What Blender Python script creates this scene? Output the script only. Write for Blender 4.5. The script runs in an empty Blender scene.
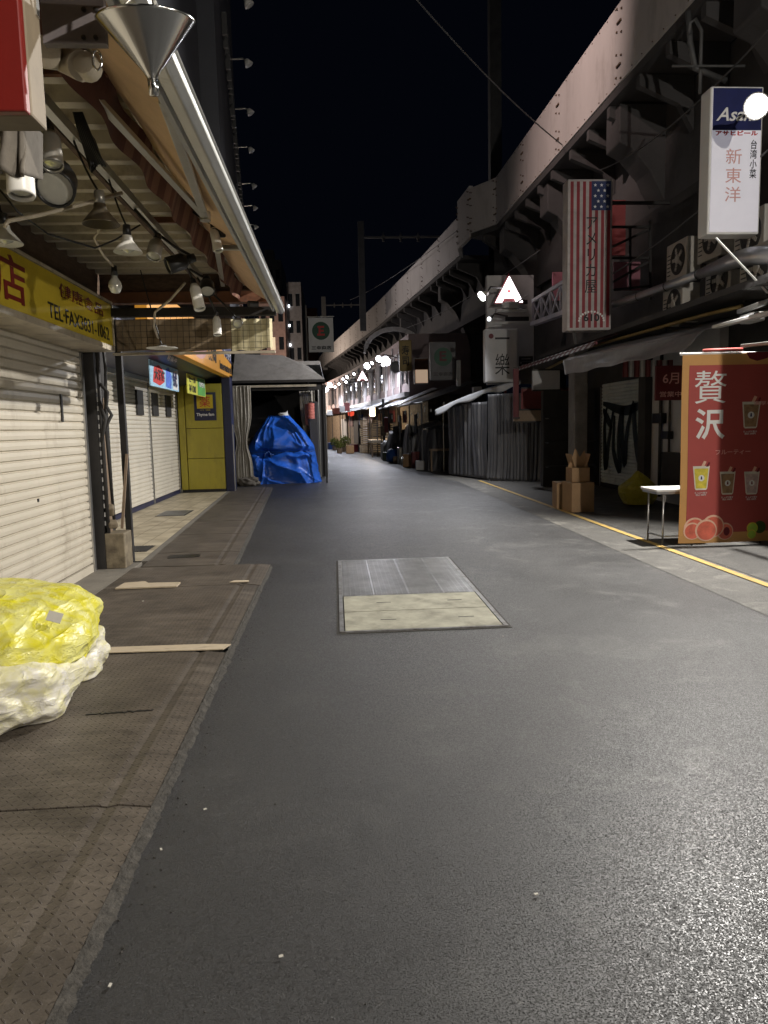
import bpy, math, random
from mathutils import Vector, noise, Matrix
random.seed(7)
S = bpy.context.scene
C = S.collection
PI = math.pi

# ------------------------------------------------------------------ survey of the place
# sight lines measured from the photograph, used to find where things stand (x right, y down the street)
F, H, RR = 740., 1.6, 0.022
_u, _v = 335-384, 512-428
_u0 = _u*math.cos(RR)+_v*math.sin(RR); _v0 = -_u*math.sin(RR)+_v*math.cos(RR)
PITCH = math.atan(_v0/F); YAW = math.atan(-_u0/F*math.cos(PITCH))
FW = Vector((math.sin(YAW)*math.cos(PITCH), math.cos(YAW)*math.cos(PITCH), -math.sin(PITCH)))
RT = Vector((math.cos(YAW), -math.sin(YAW), 0)); UP = RT.cross(FW)
def at(px, py, X=None, Y=None, Z=None):
    a, b = px-384, 512-py
    x = a*math.cos(RR)+b*math.sin(RR); y = -a*math.sin(RR)+b*math.cos(RR)
    d = FW*F+RT*x+UP*y
    t = X/d.x if X is not None else Y/d.y if Y is not None else (Z-H)/d.z
    return Vector((t*d.x, t*d.y, H+t*d.z))

# ------------------------------------------------------------------ materials
M = {}
def nodes_of(m):
    m.use_nodes = True
    return m.node_tree.nodes, m.node_tree.links, m.node_tree.nodes['Principled BSDF']
def mat(name, col, rough=.6, metal=0, var=.25, vs=3., bump=.15, bs=40., bd=.004, dirt=None, ds=1.5, dirt_at=.55, spec=.5, coat=0, trans=0, alpha=1, stretch=None):
    m = bpy.data.materials.new(name); N, L, P = nodes_of(m)
    P.inputs['Metallic'].default_value = metal; P.inputs['Roughness'].default_value = rough
    P.inputs['Specular IOR Level'].default_value = spec; P.inputs['Coat Weight'].default_value = coat
    P.inputs['Transmission Weight'].default_value = trans; P.inputs['Alpha'].default_value = alpha
    tc = N.new('ShaderNodeTexCoord'); mp = N.new('ShaderNodeMapping'); L.new(tc.outputs['Object'], mp.inputs[0])
    if stretch: mp.inputs['Scale'].default_value = stretch
    n = N.new('ShaderNodeTexNoise'); n.inputs['Scale'].default_value = vs; n.inputs['Detail'].default_value = 6; n.inputs['Roughness'].default_value = .65
    L.new(mp.outputs[0], n.inputs['Vector'])
    r = N.new('ShaderNodeValToRGB'); c = col
    r.color_ramp.elements[0].position = .3; r.color_ramp.elements[1].position = .7
    r.color_ramp.elements[0].color = (c[0]*(1-var), c[1]*(1-var), c[2]*(1-var), 1)
    r.color_ramp.elements[1].color = (min(1, c[0]*(1+var)), min(1, c[1]*(1+var)), min(1, c[2]*(1+var)), 1)
    L.new(n.outputs[0], r.inputs[0]); out = r.outputs[0]
    if dirt:
        n2 = N.new('ShaderNodeTexNoise'); n2.inputs['Scale'].default_value = ds; n2.inputs['Detail'].default_value = 9; n2.inputs['Roughness'].default_value = .7
        L.new(mp.outputs[0], n2.inputs['Vector'])
        r2 = N.new('ShaderNodeValToRGB'); r2.color_ramp.elements[0].position = dirt_at; r2.color_ramp.elements[1].position = dirt_at+.2
        r2.color_ramp.elements[1].color = (.8, .8, .8, 1)
        L.new(n2.outputs[0], r2.inputs[0])
        mx = N.new('ShaderNodeMix'); mx.data_type = 'RGBA'; L.new(r2.outputs[0], mx.inputs[0]); L.new(out, mx.inputs[6]); mx.inputs[7].default_value = (*dirt, 1); out = mx.outputs[2]
    L.new(out, P.inputs['Base Color'])
    if bump:
        n3 = N.new('ShaderNodeTexNoise'); n3.inputs['Scale'].default_value = bs; n3.inputs['Detail'].default_value = 5
        L.new(mp.outputs[0], n3.inputs['Vector'])
        b = N.new('ShaderNodeBump'); b.inputs['Strength'].default_value = bump; b.inputs['Distance'].default_value = bd
        L.new(n3.outputs[0], b.inputs['Height']); L.new(b.outputs[0], P.inputs['Normal'])
    M[name] = m
    return m
def emis(name, col, s):
    m = bpy.data.materials.new(name); N, L, P = nodes_of(m)
    P.inputs['Base Color'].default_value = (*col, 1); P.inputs['Emission Color'].default_value = (*col, 1); P.inputs['Emission Strength'].default_value = s
    M[name] = m; return m

mat('shutter_paint', (.52, .475, .39), .5, var=.06, vs=1.2, bump=.1, bs=60, dirt=(.28, .23, .17), ds=2.2, dirt_at=.54, stretch=(1, 1, .45))
mat('shutter_far', (.68, .63, .53), .5, var=.06, dirt=(.4, .35, .28), ds=1.5, dirt_at=.56, stretch=(1, 1, .4))
mat('dark_steel', (.035, .033, .032), .55, .3, bs=80)
mat('alu', (.50, .50, .47), .34, .85, var=.1, bump=.05, dirt=(.22, .2, .17), ds=4, dirt_at=.58)
mat('cream_metal', (.52, .46, .36), .5, .2, dirt=(.16, .12, .08), ds=5, dirt_at=.52)
mat('roof_sheet', (.58, .53, .42), .45, .3, dirt=(.17, .13, .09), ds=3, dirt_at=.5, var=.15)
mat('rust_beam', (.22, .09, .045), .7, dirt=(.08, .05, .04), ds=6, dirt_at=.5)
mat('brown_wood', (.10, .062, .038), .8, var=.4, vs=9, dirt=(.03, .02, .016), ds=4, dirt_at=.5, stretch=(1, 1, 4))
mat('old_wood', (.26, .19, .13), .8, var=.35, vs=6, stretch=(6, 6, 1), dirt=(.07, .05, .04), ds=6, dirt_at=.5)
mat('plywood', (.47, .39, .28), .8, var=.2, vs=5, stretch=(1, 6, 1), dirt=(.14, .11, .08), ds=5, dirt_at=.5)
mat('sign_yellow', (.66, .50, .045), .7, spec=.15, var=.12, dirt=(.2, .14, .03), ds=3, dirt_at=.6)
mat('wall_yellow', (.42, .36, .035), .35, var=.12, dirt=(.22, .18, .04), ds=2.5, dirt_at=.54, stretch=(1, 1, .4))
mat('ink_red', (.20, .015, .012), .5, bump=0); mat('ink_black', (.012, .012, .013), .5, bump=0)
mat('ink_brightred', (.55, .03, .025), .5, bump=0); mat('ink_white', (.82, .82, .80), .5, bump=0, var=.04)
mat('ink_palered', (.72, .40, .36), .5, bump=0, var=.1); mat('ink_green', (.01, .09, .045), .5, bump=0); mat('ink_navy', (.012, .018, .10), .45, bump=0)
mat('navy', (.012, .016, .06), .4)
mat('orange_sign', (.80, .36, .04), .4, var=.06)
mat('blue_poster', (.08, .18, .75), .5, bump=0, var=.5, vs=14); mat('sky_poster', (.35, .6, .85), .5, bump=0, var=.3, vs=20)
mat('lime_poster', (.42, .62, .08), .5, bump=0); mat('green_poster', (.15, .5, .12), .5, bump=0)
mat('lemon_poster', (.8, .78, .12), .5, bump=0)
mat('white_paint', (.72, .72, .70), .4, var=.05, dirt=(.45, .42, .36), ds=3, dirt_at=.62)
mat('white_dim', (.42, .42, .42), .5, var=.1, dirt=(.25, .24, .22), ds=3, dirt_at=.58)
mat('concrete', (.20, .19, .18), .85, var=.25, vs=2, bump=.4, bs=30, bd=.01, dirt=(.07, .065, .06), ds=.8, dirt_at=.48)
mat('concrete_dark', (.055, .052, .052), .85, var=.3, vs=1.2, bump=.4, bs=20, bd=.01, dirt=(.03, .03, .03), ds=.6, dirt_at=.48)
mat('parapet', (.47, .44, .42), .6, .0, var=.08, vs=.8, bump=.1, dirt=(.27, .24, .22), ds=1.4, dirt_at=.54, stretch=(1, 1, .35))
mat('kerb_concrete', (.17, .155, .13), .85, var=.3, vs=8, bump=.6, bs=60, bd=.006, dirt=(.07, .06, .05), ds=4, dirt_at=.5)
mat('blue_tarp', (.018, .12, .60), .38, var=.25, vs=3, dirt=(.03, .09, .30), ds=2, dirt_at=.5, bump=.25, bs=5, bd=.03)
mat('net_panel', (.27, .20, .12), .8, var=.2, vs=4, bump=.2, dirt=(.13, .09, .05), ds=3, dirt_at=.5)
mat('net_lit', (.60, .54, .34), .7, var=.15, vs=6, bump=.2)  # second colour: paler copy of the screen cloth for its lit end
mat('stripe_red', (.10, .035, .022), .8, var=.3); mat('stripe_cream', (.18, .09, .055), .8, var=.25)
mat('fabric_orange', (.60, .24, .05), .7, var=.15); mat('fabric_peach', (.62, .42, .25), .7, var=.15)
mat('black_plastic', (.012, .012, .012), .4, bump=0); mat('black_cable', (.01, .01, .01), .5, bump=0)
mat('lamp_grey', (.30, .29, .26), .35, .6); mat('lamp_white', (.70, .69, .64), .35); mat('lens', (.55, .55, .50), .2, .3, bump=0)
mat('chrome', (.60, .60, .58), .18, 1, var=.08, vs=3, bump=.1, bs=25, bd=.002)
mat('bronze_shade', (.12, .10, .07), .35, .7)
mat('red_box', (.15, .007, .004), .5, var=.12); mat('card_cream', (.17, .135, .09), .7)
mat('grey_cloth', (.12, .105, .085), .85, var=.3, vs=7, bump=.4, bs=25, bd=.01)
mat('banner_red', (.42, .075, .065), .65, var=.06, bump=.1); mat('banner_orange', (.62, .33, .11), .65, var=.06, bump=.1)
mat('banner_dark', (.16, .012, .02), .7, bump=0)
mat('peach', (.72, .16, .10), .6, bump=0, var=.25, vs=9); mat('peach_rim', (.78, .50, .36), .6, bump=0)
mat('cup_yellow', (.72, .60, .07), .5, bump=0, var=.3, vs=12); mat('cup_white', (.75, .72, .62), .5, bump=0); mat('cup_brown', (.35, .22, .12), .5, bump=0, var=.4, vs=14); mat('cup_pink', (.6, .45, .42), .5, bump=0, var=.3, vs=14)
mat('green_leaf', (.05, .08, .02), .6, bump=0)
mat('cardboard', (.33, .21, .11), .8, var=.12, vs=5, bump=.15, dirt=(.2, .12, .06), ds=4, dirt_at=.6)
mat('steel', (.45, .45, .45), .35, .9, bump=.05)
mat('tent_cloth', (.50, .52, .55), .5, var=.1, vs=2, bump=.25, bs=8, bd=.02)
mat('charcoal_cloth', (.30, .30, .31), .33, var=.2, vs=2, bump=.45, bs=6, bd=.03)
mat('dark_cloth', (.045, .045, .05), .5, var=.3, vs=2, bump=.5, bs=6, bd=.03)
mat('curtain_grey', (.085, .085, .09), .45, var=.2, vs=2, bump=.3, bs=12, bd=.01, dirt=(.2, .2, .21), ds=2, dirt_at=.6)
mat('curtain_clear', (.40, .37, .31), .25, var=.25, vs=3, bump=.4, bs=14, bd=.02, coat=.4)
mat('maroon', (.12, .014, .018), .55, var=.2); mat('maroon_board', (.16, .03, .03), .6)
mat('shop_dark', (.03, .028, .027), .8, var=.4, vs=1.5, bump=.3, bs=15, bd=.01)
mat('graffiti_shutter', (.50, .53, .50), .55, var=.1, dirt=(.16, .17, .16), ds=2, dirt_at=.55)
mat('graffiti_paint', (.012, .018, .018), .5, bump=0)
mat('ac_casing', (.42, .40, .36), .5, var=.08, dirt=(.2, .18, .15), ds=3, dirt_at=.52)
mat('ac_dark', (.03, .03, .03), .6); mat('glass_dark', (.015, .018, .022), .1, bump=0, spec=.8)
mat('duct', (.45, .46, .48), .38, .75, var=.12, vs=5, bump=.2, bs=18)
mat('pink_paper', (.60, .20, .16), .6, var=.1); mat('flag_red', (.26, .02, .03), .5, bump=0); mat('flag_white', (.46, .43, .42), .5, bump=0); mat('flag_blue', (.02, .035, .12), .5, bump=0)
mat('truss_lit_purple', (.45, .42, .5), .5); mat('pink_panel', (.35, .14, .18), .6)
mat('apartment_pink', (.30, .20, .17), .8, bump=0); mat('apartment_grey', (.20, .19, .19), .8, bump=0); mat('apartment_brown', (.16, .06, .04), .8, bump=0)
mat('facade_dark', (.04, .042, .05), .6, bump=0, var=.3, vs=.5); mat('facade_pale', (.5, .5, .52), .6, bump=0)
mat('facade_yellow', (.35, .28, .04), .6, bump=0); mat('facade_maroon', (.16, .03, .03), .6, bump=0)
mat('far_wall', (.32, .25, .25), .7, bump=0, var=.2, vs=1.2); mat('far_white', (.62, .60, .60), .5, bump=0)
mat('goods', (.16, .12, .08), .8, var=.6, vs=5, bump=.3, bs=15, bd=.02); mat('blue_cloth', (.02, .07, .25), .6)
mat('pole_grey', (.09, .09, .09), .6, .2); mat('wire', (.08, .08, .08), .5, bump=0)
mat('yellow_paint', (.46, .31, .09), .75, var=.25, vs=6, dirt=(.15, .13, .1), ds=9, dirt_at=.5)
mat('lime_leaves', (.14, .16, .03), .7, bump=0, var=.5, vs=20)
mat('litter', (.45, .43, .38), .7, bump=0)
mat('rope', (.5, .5, .48), .7, bump=0)
mat('brass_pole', (.30, .22, .08), .5, .3, dirt=(.12, .09, .05), ds=6)
emis('bulb_hot', (.93, .95, 1), 60); emis('bulb_far', (.85, .88, 1), 38); emis('a_sign', (1, .93, .95), 5); emis('far_lamp', (.9, .95, 1), 4)
emis('win_lit', (1, .86, .62), .28); emis('lantern_lit', (1, .88, .66), 1.1); emis('red_lit', (1, .1, .05), .8); emis('sign_lit', (1, .72, .5), .35)

def asphalt(name, dark, light, rough, patch, band=None, bstr=.55):
    m = bpy.data.materials.new(name); N, L, P = nodes_of(m); P.inputs['Specular IOR Level'].default_value = .85
    tc = N.new('ShaderNodeTexCoord')
    vo = N.new('ShaderNodeTexVoronoi'); vo.inputs['Scale'].default_value = 150; L.new(tc.outputs['Object'], vo.inputs['Vector'])
    n1 = N.new('ShaderNodeTexNoise'); n1.inputs['Scale'].default_value = 170; n1.inputs['Detail'].default_value = 8; n1.inputs['Roughness'].default_value = .7; L.new(tc.outputs['Object'], n1.inputs['Vector'])
    n2 = N.new('ShaderNodeTexNoise'); n2.inputs['Scale'].default_value = .7; n2.inputs['Detail'].default_value = 7; n2.inputs['Roughness'].default_value = .6; L.new(tc.outputs['Object'], n2.inputs['Vector'])
    n3 = N.new('ShaderNodeTexNoise'); n3.inputs['Scale'].default_value = 5; n3.inputs['Detail'].default_value = 8; L.new(tc.outputs['Object'], n3.inputs['Vector'])
    r = N.new('ShaderNodeValToRGB'); r.color_ramp.elements[0].position = .35; r.color_ramp.elements[1].position = .68
    r.color_ramp.elements[0].color = (*dark, 1); r.color_ramp.elements[1].color = (*light, 1); L.new(n1.outputs[0], r.inputs[0])
    r2 = N.new('ShaderNodeValToRGB'); r2.color_ramp.elements[0].position = .3; r2.color_ramp.elements[1].position = .7
    r2.color_ramp.elements[0].color = (1-patch,)*3+(1,); r2.color_ramp.elements[1].color = (1+patch,)*3+(1,); L.new(n2.outputs[0], r2.inputs[0])
    r3 = N.new('ShaderNodeValToRGB'); r3.color_ramp.elements[0].position = .3; r3.color_ramp.elements[1].position = .75
    r3.color_ramp.elements[0].color = (.82,)*3+(1,); r3.color_ramp.elements[1].color = (1.2,)*3+(1,); L.new(n3.outputs[0], r3.inputs[0])
    a = N.new('ShaderNodeMix'); a.data_type = 'RGBA'; a.blend_type = 'MULTIPLY'; a.inputs[0].default_value = 1; L.new(r.outputs[0], a.inputs[6]); L.new(r2.outputs[0], a.inputs[7])
    b = N.new('ShaderNodeMix'); b.data_type = 'RGBA'; b.blend_type = 'MULTIPLY'; b.inputs[0].default_value = 1; L.new(a.outputs[2], b.inputs[6]); L.new(r3.outputs[0], b.inputs[7])
    colour = b.outputs[2]
    # dark pits and pale stones of the aggregate
    v2 = N.new('ShaderNodeTexVoronoi'); v2.inputs['Scale'].default_value = 75; L.new(tc.outputs['Object'], v2.inputs['Vector'])
    rr = N.new('ShaderNodeValToRGB'); e = rr.color_ramp.elements; e[0].position = 0; e[0].color = (.25,)*3+(1,); e[1].position = .16; e[1].color = (1, 1, 1, 1)
    q_ = e.new(.93); q_.color = (1, 1, 1, 1); q_ = e.new(1); q_.color = (2.6, 2.5, 2.3, 1)
    L.new(v2.outputs['Color'], rr.inputs[0])
    c_ = N.new('ShaderNodeMix'); c_.data_type = 'RGBA'; c_.blend_type = 'MULTIPLY'; c_.inputs[0].default_value = .8; L.new(colour, c_.inputs[6]); L.new(rr.outputs[0], c_.inputs[7]); colour = c_.outputs[2]
    # worn pale smears
    n5 = N.new('ShaderNodeTexNoise'); n5.inputs['Scale'].default_value = 1.7; n5.inputs['Detail'].default_value = 12; n5.inputs['Roughness'].default_value = .75; n5.inputs['Distortion'].default_value = .6; L.new(tc.outputs['Object'], n5.inputs['Vector'])
    r5 = N.new('ShaderNodeValToRGB'); r5.color_ramp.elements[0].position = .53; r5.color_ramp.elements[1].position = .72; r5.color_ramp.elements[1].color = (.5,)*3+(1,); L.new(n5.outputs[0], r5.inputs[0])
    d_ = N.new('ShaderNodeMix'); d_.data_type = 'RGBA'; L.new(r5.outputs[0], d_.inputs[0]); L.new(colour, d_.inputs[6]); d_.inputs[7].default_value = (light[0]*2.8, light[1]*2.8, light[2]*2.7, 1); colour = d_.outputs[2]
    if band:      # colour darkens towards the left pavement, paler to the right
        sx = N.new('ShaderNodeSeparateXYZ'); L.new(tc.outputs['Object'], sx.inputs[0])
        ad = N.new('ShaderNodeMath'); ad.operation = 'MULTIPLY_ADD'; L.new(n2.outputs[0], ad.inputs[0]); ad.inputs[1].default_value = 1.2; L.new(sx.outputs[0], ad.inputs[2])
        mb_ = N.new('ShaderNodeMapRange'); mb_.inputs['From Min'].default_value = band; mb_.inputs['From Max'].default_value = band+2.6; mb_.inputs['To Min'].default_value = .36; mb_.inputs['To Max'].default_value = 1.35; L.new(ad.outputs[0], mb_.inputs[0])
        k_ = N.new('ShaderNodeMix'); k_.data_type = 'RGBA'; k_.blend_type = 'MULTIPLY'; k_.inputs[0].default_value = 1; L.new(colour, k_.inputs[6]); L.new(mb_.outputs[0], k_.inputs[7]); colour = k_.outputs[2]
    L.new(colour, P.inputs['Base Color'])
    # flat worn stones with sparse pits between them; every stone has its own polish
    pit = N.new('ShaderNodeMapRange'); pit.interpolation_type = 'SMOOTHSTEP'; pit.inputs['From Min'].default_value = .36; pit.inputs['From Max'].default_value = .50; L.new(n1.outputs[0], pit.inputs[0])
    n7 = N.new('ShaderNodeTexNoise'); n7.inputs['Scale'].default_value = 62; n7.inputs['Detail'].default_value = 6; n7.inputs['Roughness'].default_value = .75; L.new(tc.outputs['Object'], n7.inputs['Vector'])
    pit2 = N.new('ShaderNodeMapRange'); pit2.interpolation_type = 'SMOOTHSTEP'; pit2.inputs['From Min'].default_value = .33; pit2.inputs['From Max'].default_value = .43; L.new(n7.outputs[0], pit2.inputs[0])
    sv = N.new('ShaderNodeSeparateColor'); L.new(vo.outputs['Color'], sv.inputs[0])
    st = N.new('ShaderNodeMath'); st.operation = 'MULTIPLY_ADD'; L.new(sv.outputs[0], st.inputs[0]); st.inputs[1].default_value = .30; L.new(pit.outputs[0], st.inputs[2])
    hm = N.new('ShaderNodeMath'); hm.operation = 'MULTIPLY_ADD'; L.new(pit2.outputs[0], hm.inputs[0]); hm.inputs[1].default_value = 1.3; L.new(st.outputs[0], hm.inputs[2])
    bp = N.new('ShaderNodeBump'); bp.inputs['Strength'].default_value = bstr; bp.inputs['Distance'].default_value = .0035; L.new(hm.outputs[0], bp.inputs['Height']); L.new(bp.outputs[0], P.inputs['Normal'])
    mr = N.new('ShaderNodeMapRange'); mr.inputs['To Min'].default_value = rough-.12; mr.inputs['To Max'].default_value = rough+.14; L.new(n2.outputs[0], mr.inputs[0])
    ra = N.new('ShaderNodeMath'); ra.operation = 'MULTIPLY_ADD'; L.new(sv.outputs[1], ra.inputs[0]); ra.inputs[1].default_value = .34; L.new(mr.outputs[0], ra.inputs[2])
    rb = N.new('ShaderNodeMath'); rb.operation = 'SUBTRACT'; L.new(ra.outputs[0], rb.inputs[0]); rb.inputs[1].default_value = .15; L.new(rb.outputs[0], P.inputs['Roughness'])
    sl = N.new('ShaderNodeMath'); sl.operation = 'MULTIPLY'; L.new(pit.outputs[0], sl.inputs[0]); L.new(pit2.outputs[0], sl.inputs[1])
    sm = N.new('ShaderNodeMapRange'); sm.inputs['To Min'].default_value = .08; sm.inputs['To Max'].default_value = .85; L.new(sl.outputs[0], sm.inputs[0]); L.new(sm.outputs[0], P.inputs['Specular IOR Level'])
    M[name] = m
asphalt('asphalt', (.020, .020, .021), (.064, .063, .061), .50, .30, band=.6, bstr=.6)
asphalt('asphalt_old', (.06, .058, .052), (.15, .143, .13), .75, .2)
asphalt('floor_dark', (.05, .048, .044), (.09, .086, .08), .8, .3)

mat('lip_grit', (.042, .038, .032), .9, var=.6, vs=45, bump=1, bs=120, bd=.008, dirt=(.11, .10, .085), ds=14, dirt_at=.54)
mat('shed_canopy', (.30, .28, .26), .6, var=.15, dirt=(.16, .15, .13), ds=2, dirt_at=.5)
mat('hatch_frame', (.25, .25, .25), .5, .6, var=.3, vs=9, dirt=(.07, .055, .04), ds=7, dirt_at=.46)
mat('grimy_box', (.20, .165, .11), .7, var=.3, vs=8, dirt=(.06, .045, .03), ds=6, dirt_at=.46)
def plate_mat():
    m = bpy.data.materials.new('tread_plate'); N, L, P = nodes_of(m)
    tc = N.new('ShaderNodeTexCoord'); sp = N.new('ShaderNodeSeparateXYZ'); L.new(tc.outputs['Object'], sp.inputs[0])
    def mt(op, a, b=None, c=None):
        n = N.new('ShaderNodeMath'); n.operation = op
        for i, v in enumerate((a, b, c)):
            if v is None: continue
            if isinstance(v, (int, float)): n.inputs[i].default_value = v
            else: L.new(v, n.inputs[i])
        return n.outputs[0]
    s = 1/.034
    X = mt('MULTIPLY', sp.outputs[0], s); Y = mt('MULTIPLY', sp.outputs[1], s)
    fx = mt('SUBTRACT', mt('FRACT', X), .5); fy = mt('SUBTRACT', mt('FRACT', Y), .5)
    par = mt('FLOORED_MODULO', mt('ADD', mt('FLOOR', X), mt('FLOOR', Y)), 2)
    sg = mt('SUBTRACT', mt('MULTIPLY', par, 2), 1)
    al = mt('ADD', mt('MULTIPLY', fx, .707), mt('MULTIPLY', mt('MULTIPLY', fy, sg), .707))
    ac = mt('SUBTRACT', mt('MULTIPLY', fx, .707), mt('MULTIPLY', mt('MULTIPLY', fy, sg), .707))
    d = mt('ADD', mt('POWER', mt('ABSOLUTE', mt('DIVIDE', al, .40)), 2), mt('POWER', mt('ABSOLUTE', mt('DIVIDE', ac, .105)), 2))
    h = N.new('ShaderNodeMapRange'); h.interpolation_type = 'SMOOTHSTEP'; L.new(d, h.inputs[0]); h.inputs['From Min'].default_value = 1.1; h.inputs['From Max'].default_value = .35
    n = N.new('ShaderNodeTexNoise'); n.inputs['Scale'].default_value = 1.6; n.inputs['Detail'].default_value = 9; n.inputs['Roughness'].default_value = .7; L.new(tc.outputs['Object'], n.inputs['Vector'])
    r = N.new('ShaderNodeValToRGB'); r.color_ramp.elements[0].position = .3; r.color_ramp.elements[1].position = .72
    r.color_ramp.elements[0].color = (.052, .043, .034, 1); r.color_ramp.elements[1].color = (.150, .126, .100, 1); L.new(n.outputs[0], r.inputs[0])
    mx = N.new('ShaderNodeMix'); mx.data_type = 'RGBA'; mm = mt('MULTIPLY', h.outputs[0], .72); L.new(mm, mx.inputs[0]); L.new(r.outputs[0], mx.inputs[6]); mx.inputs[7].default_value = (.035, .026, .02, 1)
    ns1 = N.new('ShaderNodeTexNoise'); ns1.inputs['Scale'].default_value = 2.6; ns1.inputs['Detail'].default_value = 12; ns1.inputs['Roughness'].default_value = .8; ns1.inputs['Distortion'].default_value = .8; mpp = N.new('ShaderNodeMapping'); mpp.inputs['Scale'].default_value = (.6, 1.8, 1); L.new(tc.outputs['Object'], mpp.inputs[0]); L.new(mpp.outputs[0], ns1.inputs['Vector'])
    rs = N.new('ShaderNodeValToRGB'); rs.color_ramp.elements[0].position = .50; rs.color_ramp.elements[1].position = .68; rs.color_ramp.elements[1].color = (.6, .6, .6, 1); L.new(ns1.outputs[0], rs.inputs[0])
    m2 = N.new('ShaderNodeMix'); m2.data_type = 'RGBA'; L.new(rs.outputs[0], m2.inputs[0]); L.new(mx.outputs[2], m2.inputs[6]); m2.inputs[7].default_value = (.21, .18, .145, 1)
    rk = N.new('ShaderNodeValToRGB'); rk.color_ramp.elements[0].position = .36; rk.color_ramp.elements[0].color = (.7, .7, .7, 1); rk.color_ramp.elements[1].position = .46; rk.color_ramp.elements[1].color = (0, 0, 0, 1); L.new(ns1.outputs[0], rk.inputs[0])
    m3 = N.new('ShaderNodeMix'); m3.data_type = 'RGBA'; L.new(rk.outputs[0], m3.inputs[0]); L.new(m2.outputs[2], m3.inputs[6]); m3.inputs[7].default_value = (.03, .025, .02, 1)
    mx = m3
    L.new(mx.outputs[2], P.inputs['Base Color']); P.inputs['Metallic'].default_value = .25; P.inputs['Roughness'].default_value = .55
    n4 = N.new('ShaderNodeTexNoise'); n4.inputs['Scale'].default_value = 120; L.new(tc.outputs['Object'], n4.inputs['Vector'])
    hh = mt('ADD', h.outputs[0], mt('MULTIPLY', n4.outputs[0], .4))
    bp = N.new('ShaderNodeBump'); bp.inputs['Strength'].default_value = 1; bp.inputs['Distance'].default_value = .003; L.new(hh, bp.inputs['Height']); L.new(bp.outputs[0], P.inputs['Normal'])
    M['tread_plate'] = m
plate_mat()
def tile_mat(name, c1, c2, mortar, w, h, rough, ms=.008, off=0.):
    m = bpy.data.materials.new(name); N, L, P = nodes_of(m)
    tc = N.new('ShaderNodeTexCoord'); b = N.new('ShaderNodeTexBrick'); L.new(tc.outputs['Object'], b.inputs['Vector'])
    b.offset = off; b.inputs['Scale'].default_value = 1; b.inputs['Brick Width'].default_value = w; b.inputs['Row Height'].default_value = h; b.inputs['Mortar Size'].default_value = ms
    b.inputs['Color1'].default_value = (*c1, 1); b.inputs['Color2'].default_value = (*c2, 1); b.inputs['Mortar'].default_value = (*mortar, 1)
    n = N.new('ShaderNodeTexNoise'); n.inputs['Scale'].default_value = 3; n.inputs['Detail'].default_value = 8; L.new(tc.outputs['Object'], n.inputs['Vector'])
    r = N.new('ShaderNodeValToRGB'); r.color_ramp.elements[0].position = .35; r.color_ramp.elements[0].color = (.6, .57, .52, 1); r.color_ramp.elements[1].position = .6; L.new(n.outputs[0], r.inputs[0])
    mx = N.new('ShaderNodeMix'); mx.data_type = 'RGBA'; mx.blend_type = 'MULTIPLY'; mx.inputs[0].default_value = 1; L.new(b.outputs[0], mx.inputs[6]); L.new(r.outputs[0], mx.inputs[7])
    L.new(mx.outputs[2], P.inputs['Base Color']); P.inputs['Roughness'].default_value = rough
    bp = N.new('ShaderNodeBump'); bp.invert = True; bp.inputs['Strength'].default_value = .6; bp.inputs['Distance'].default_value = .004; L.new(b.outputs['Fac'], bp.inputs['Height']); L.new(bp.outputs[0], P.inputs['Normal'])
    M[name] = m
tile_mat('tiles', (.55, .48, .35), (.50, .44, .32), (.24, .2, .14), .32, .32, .5)
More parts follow.
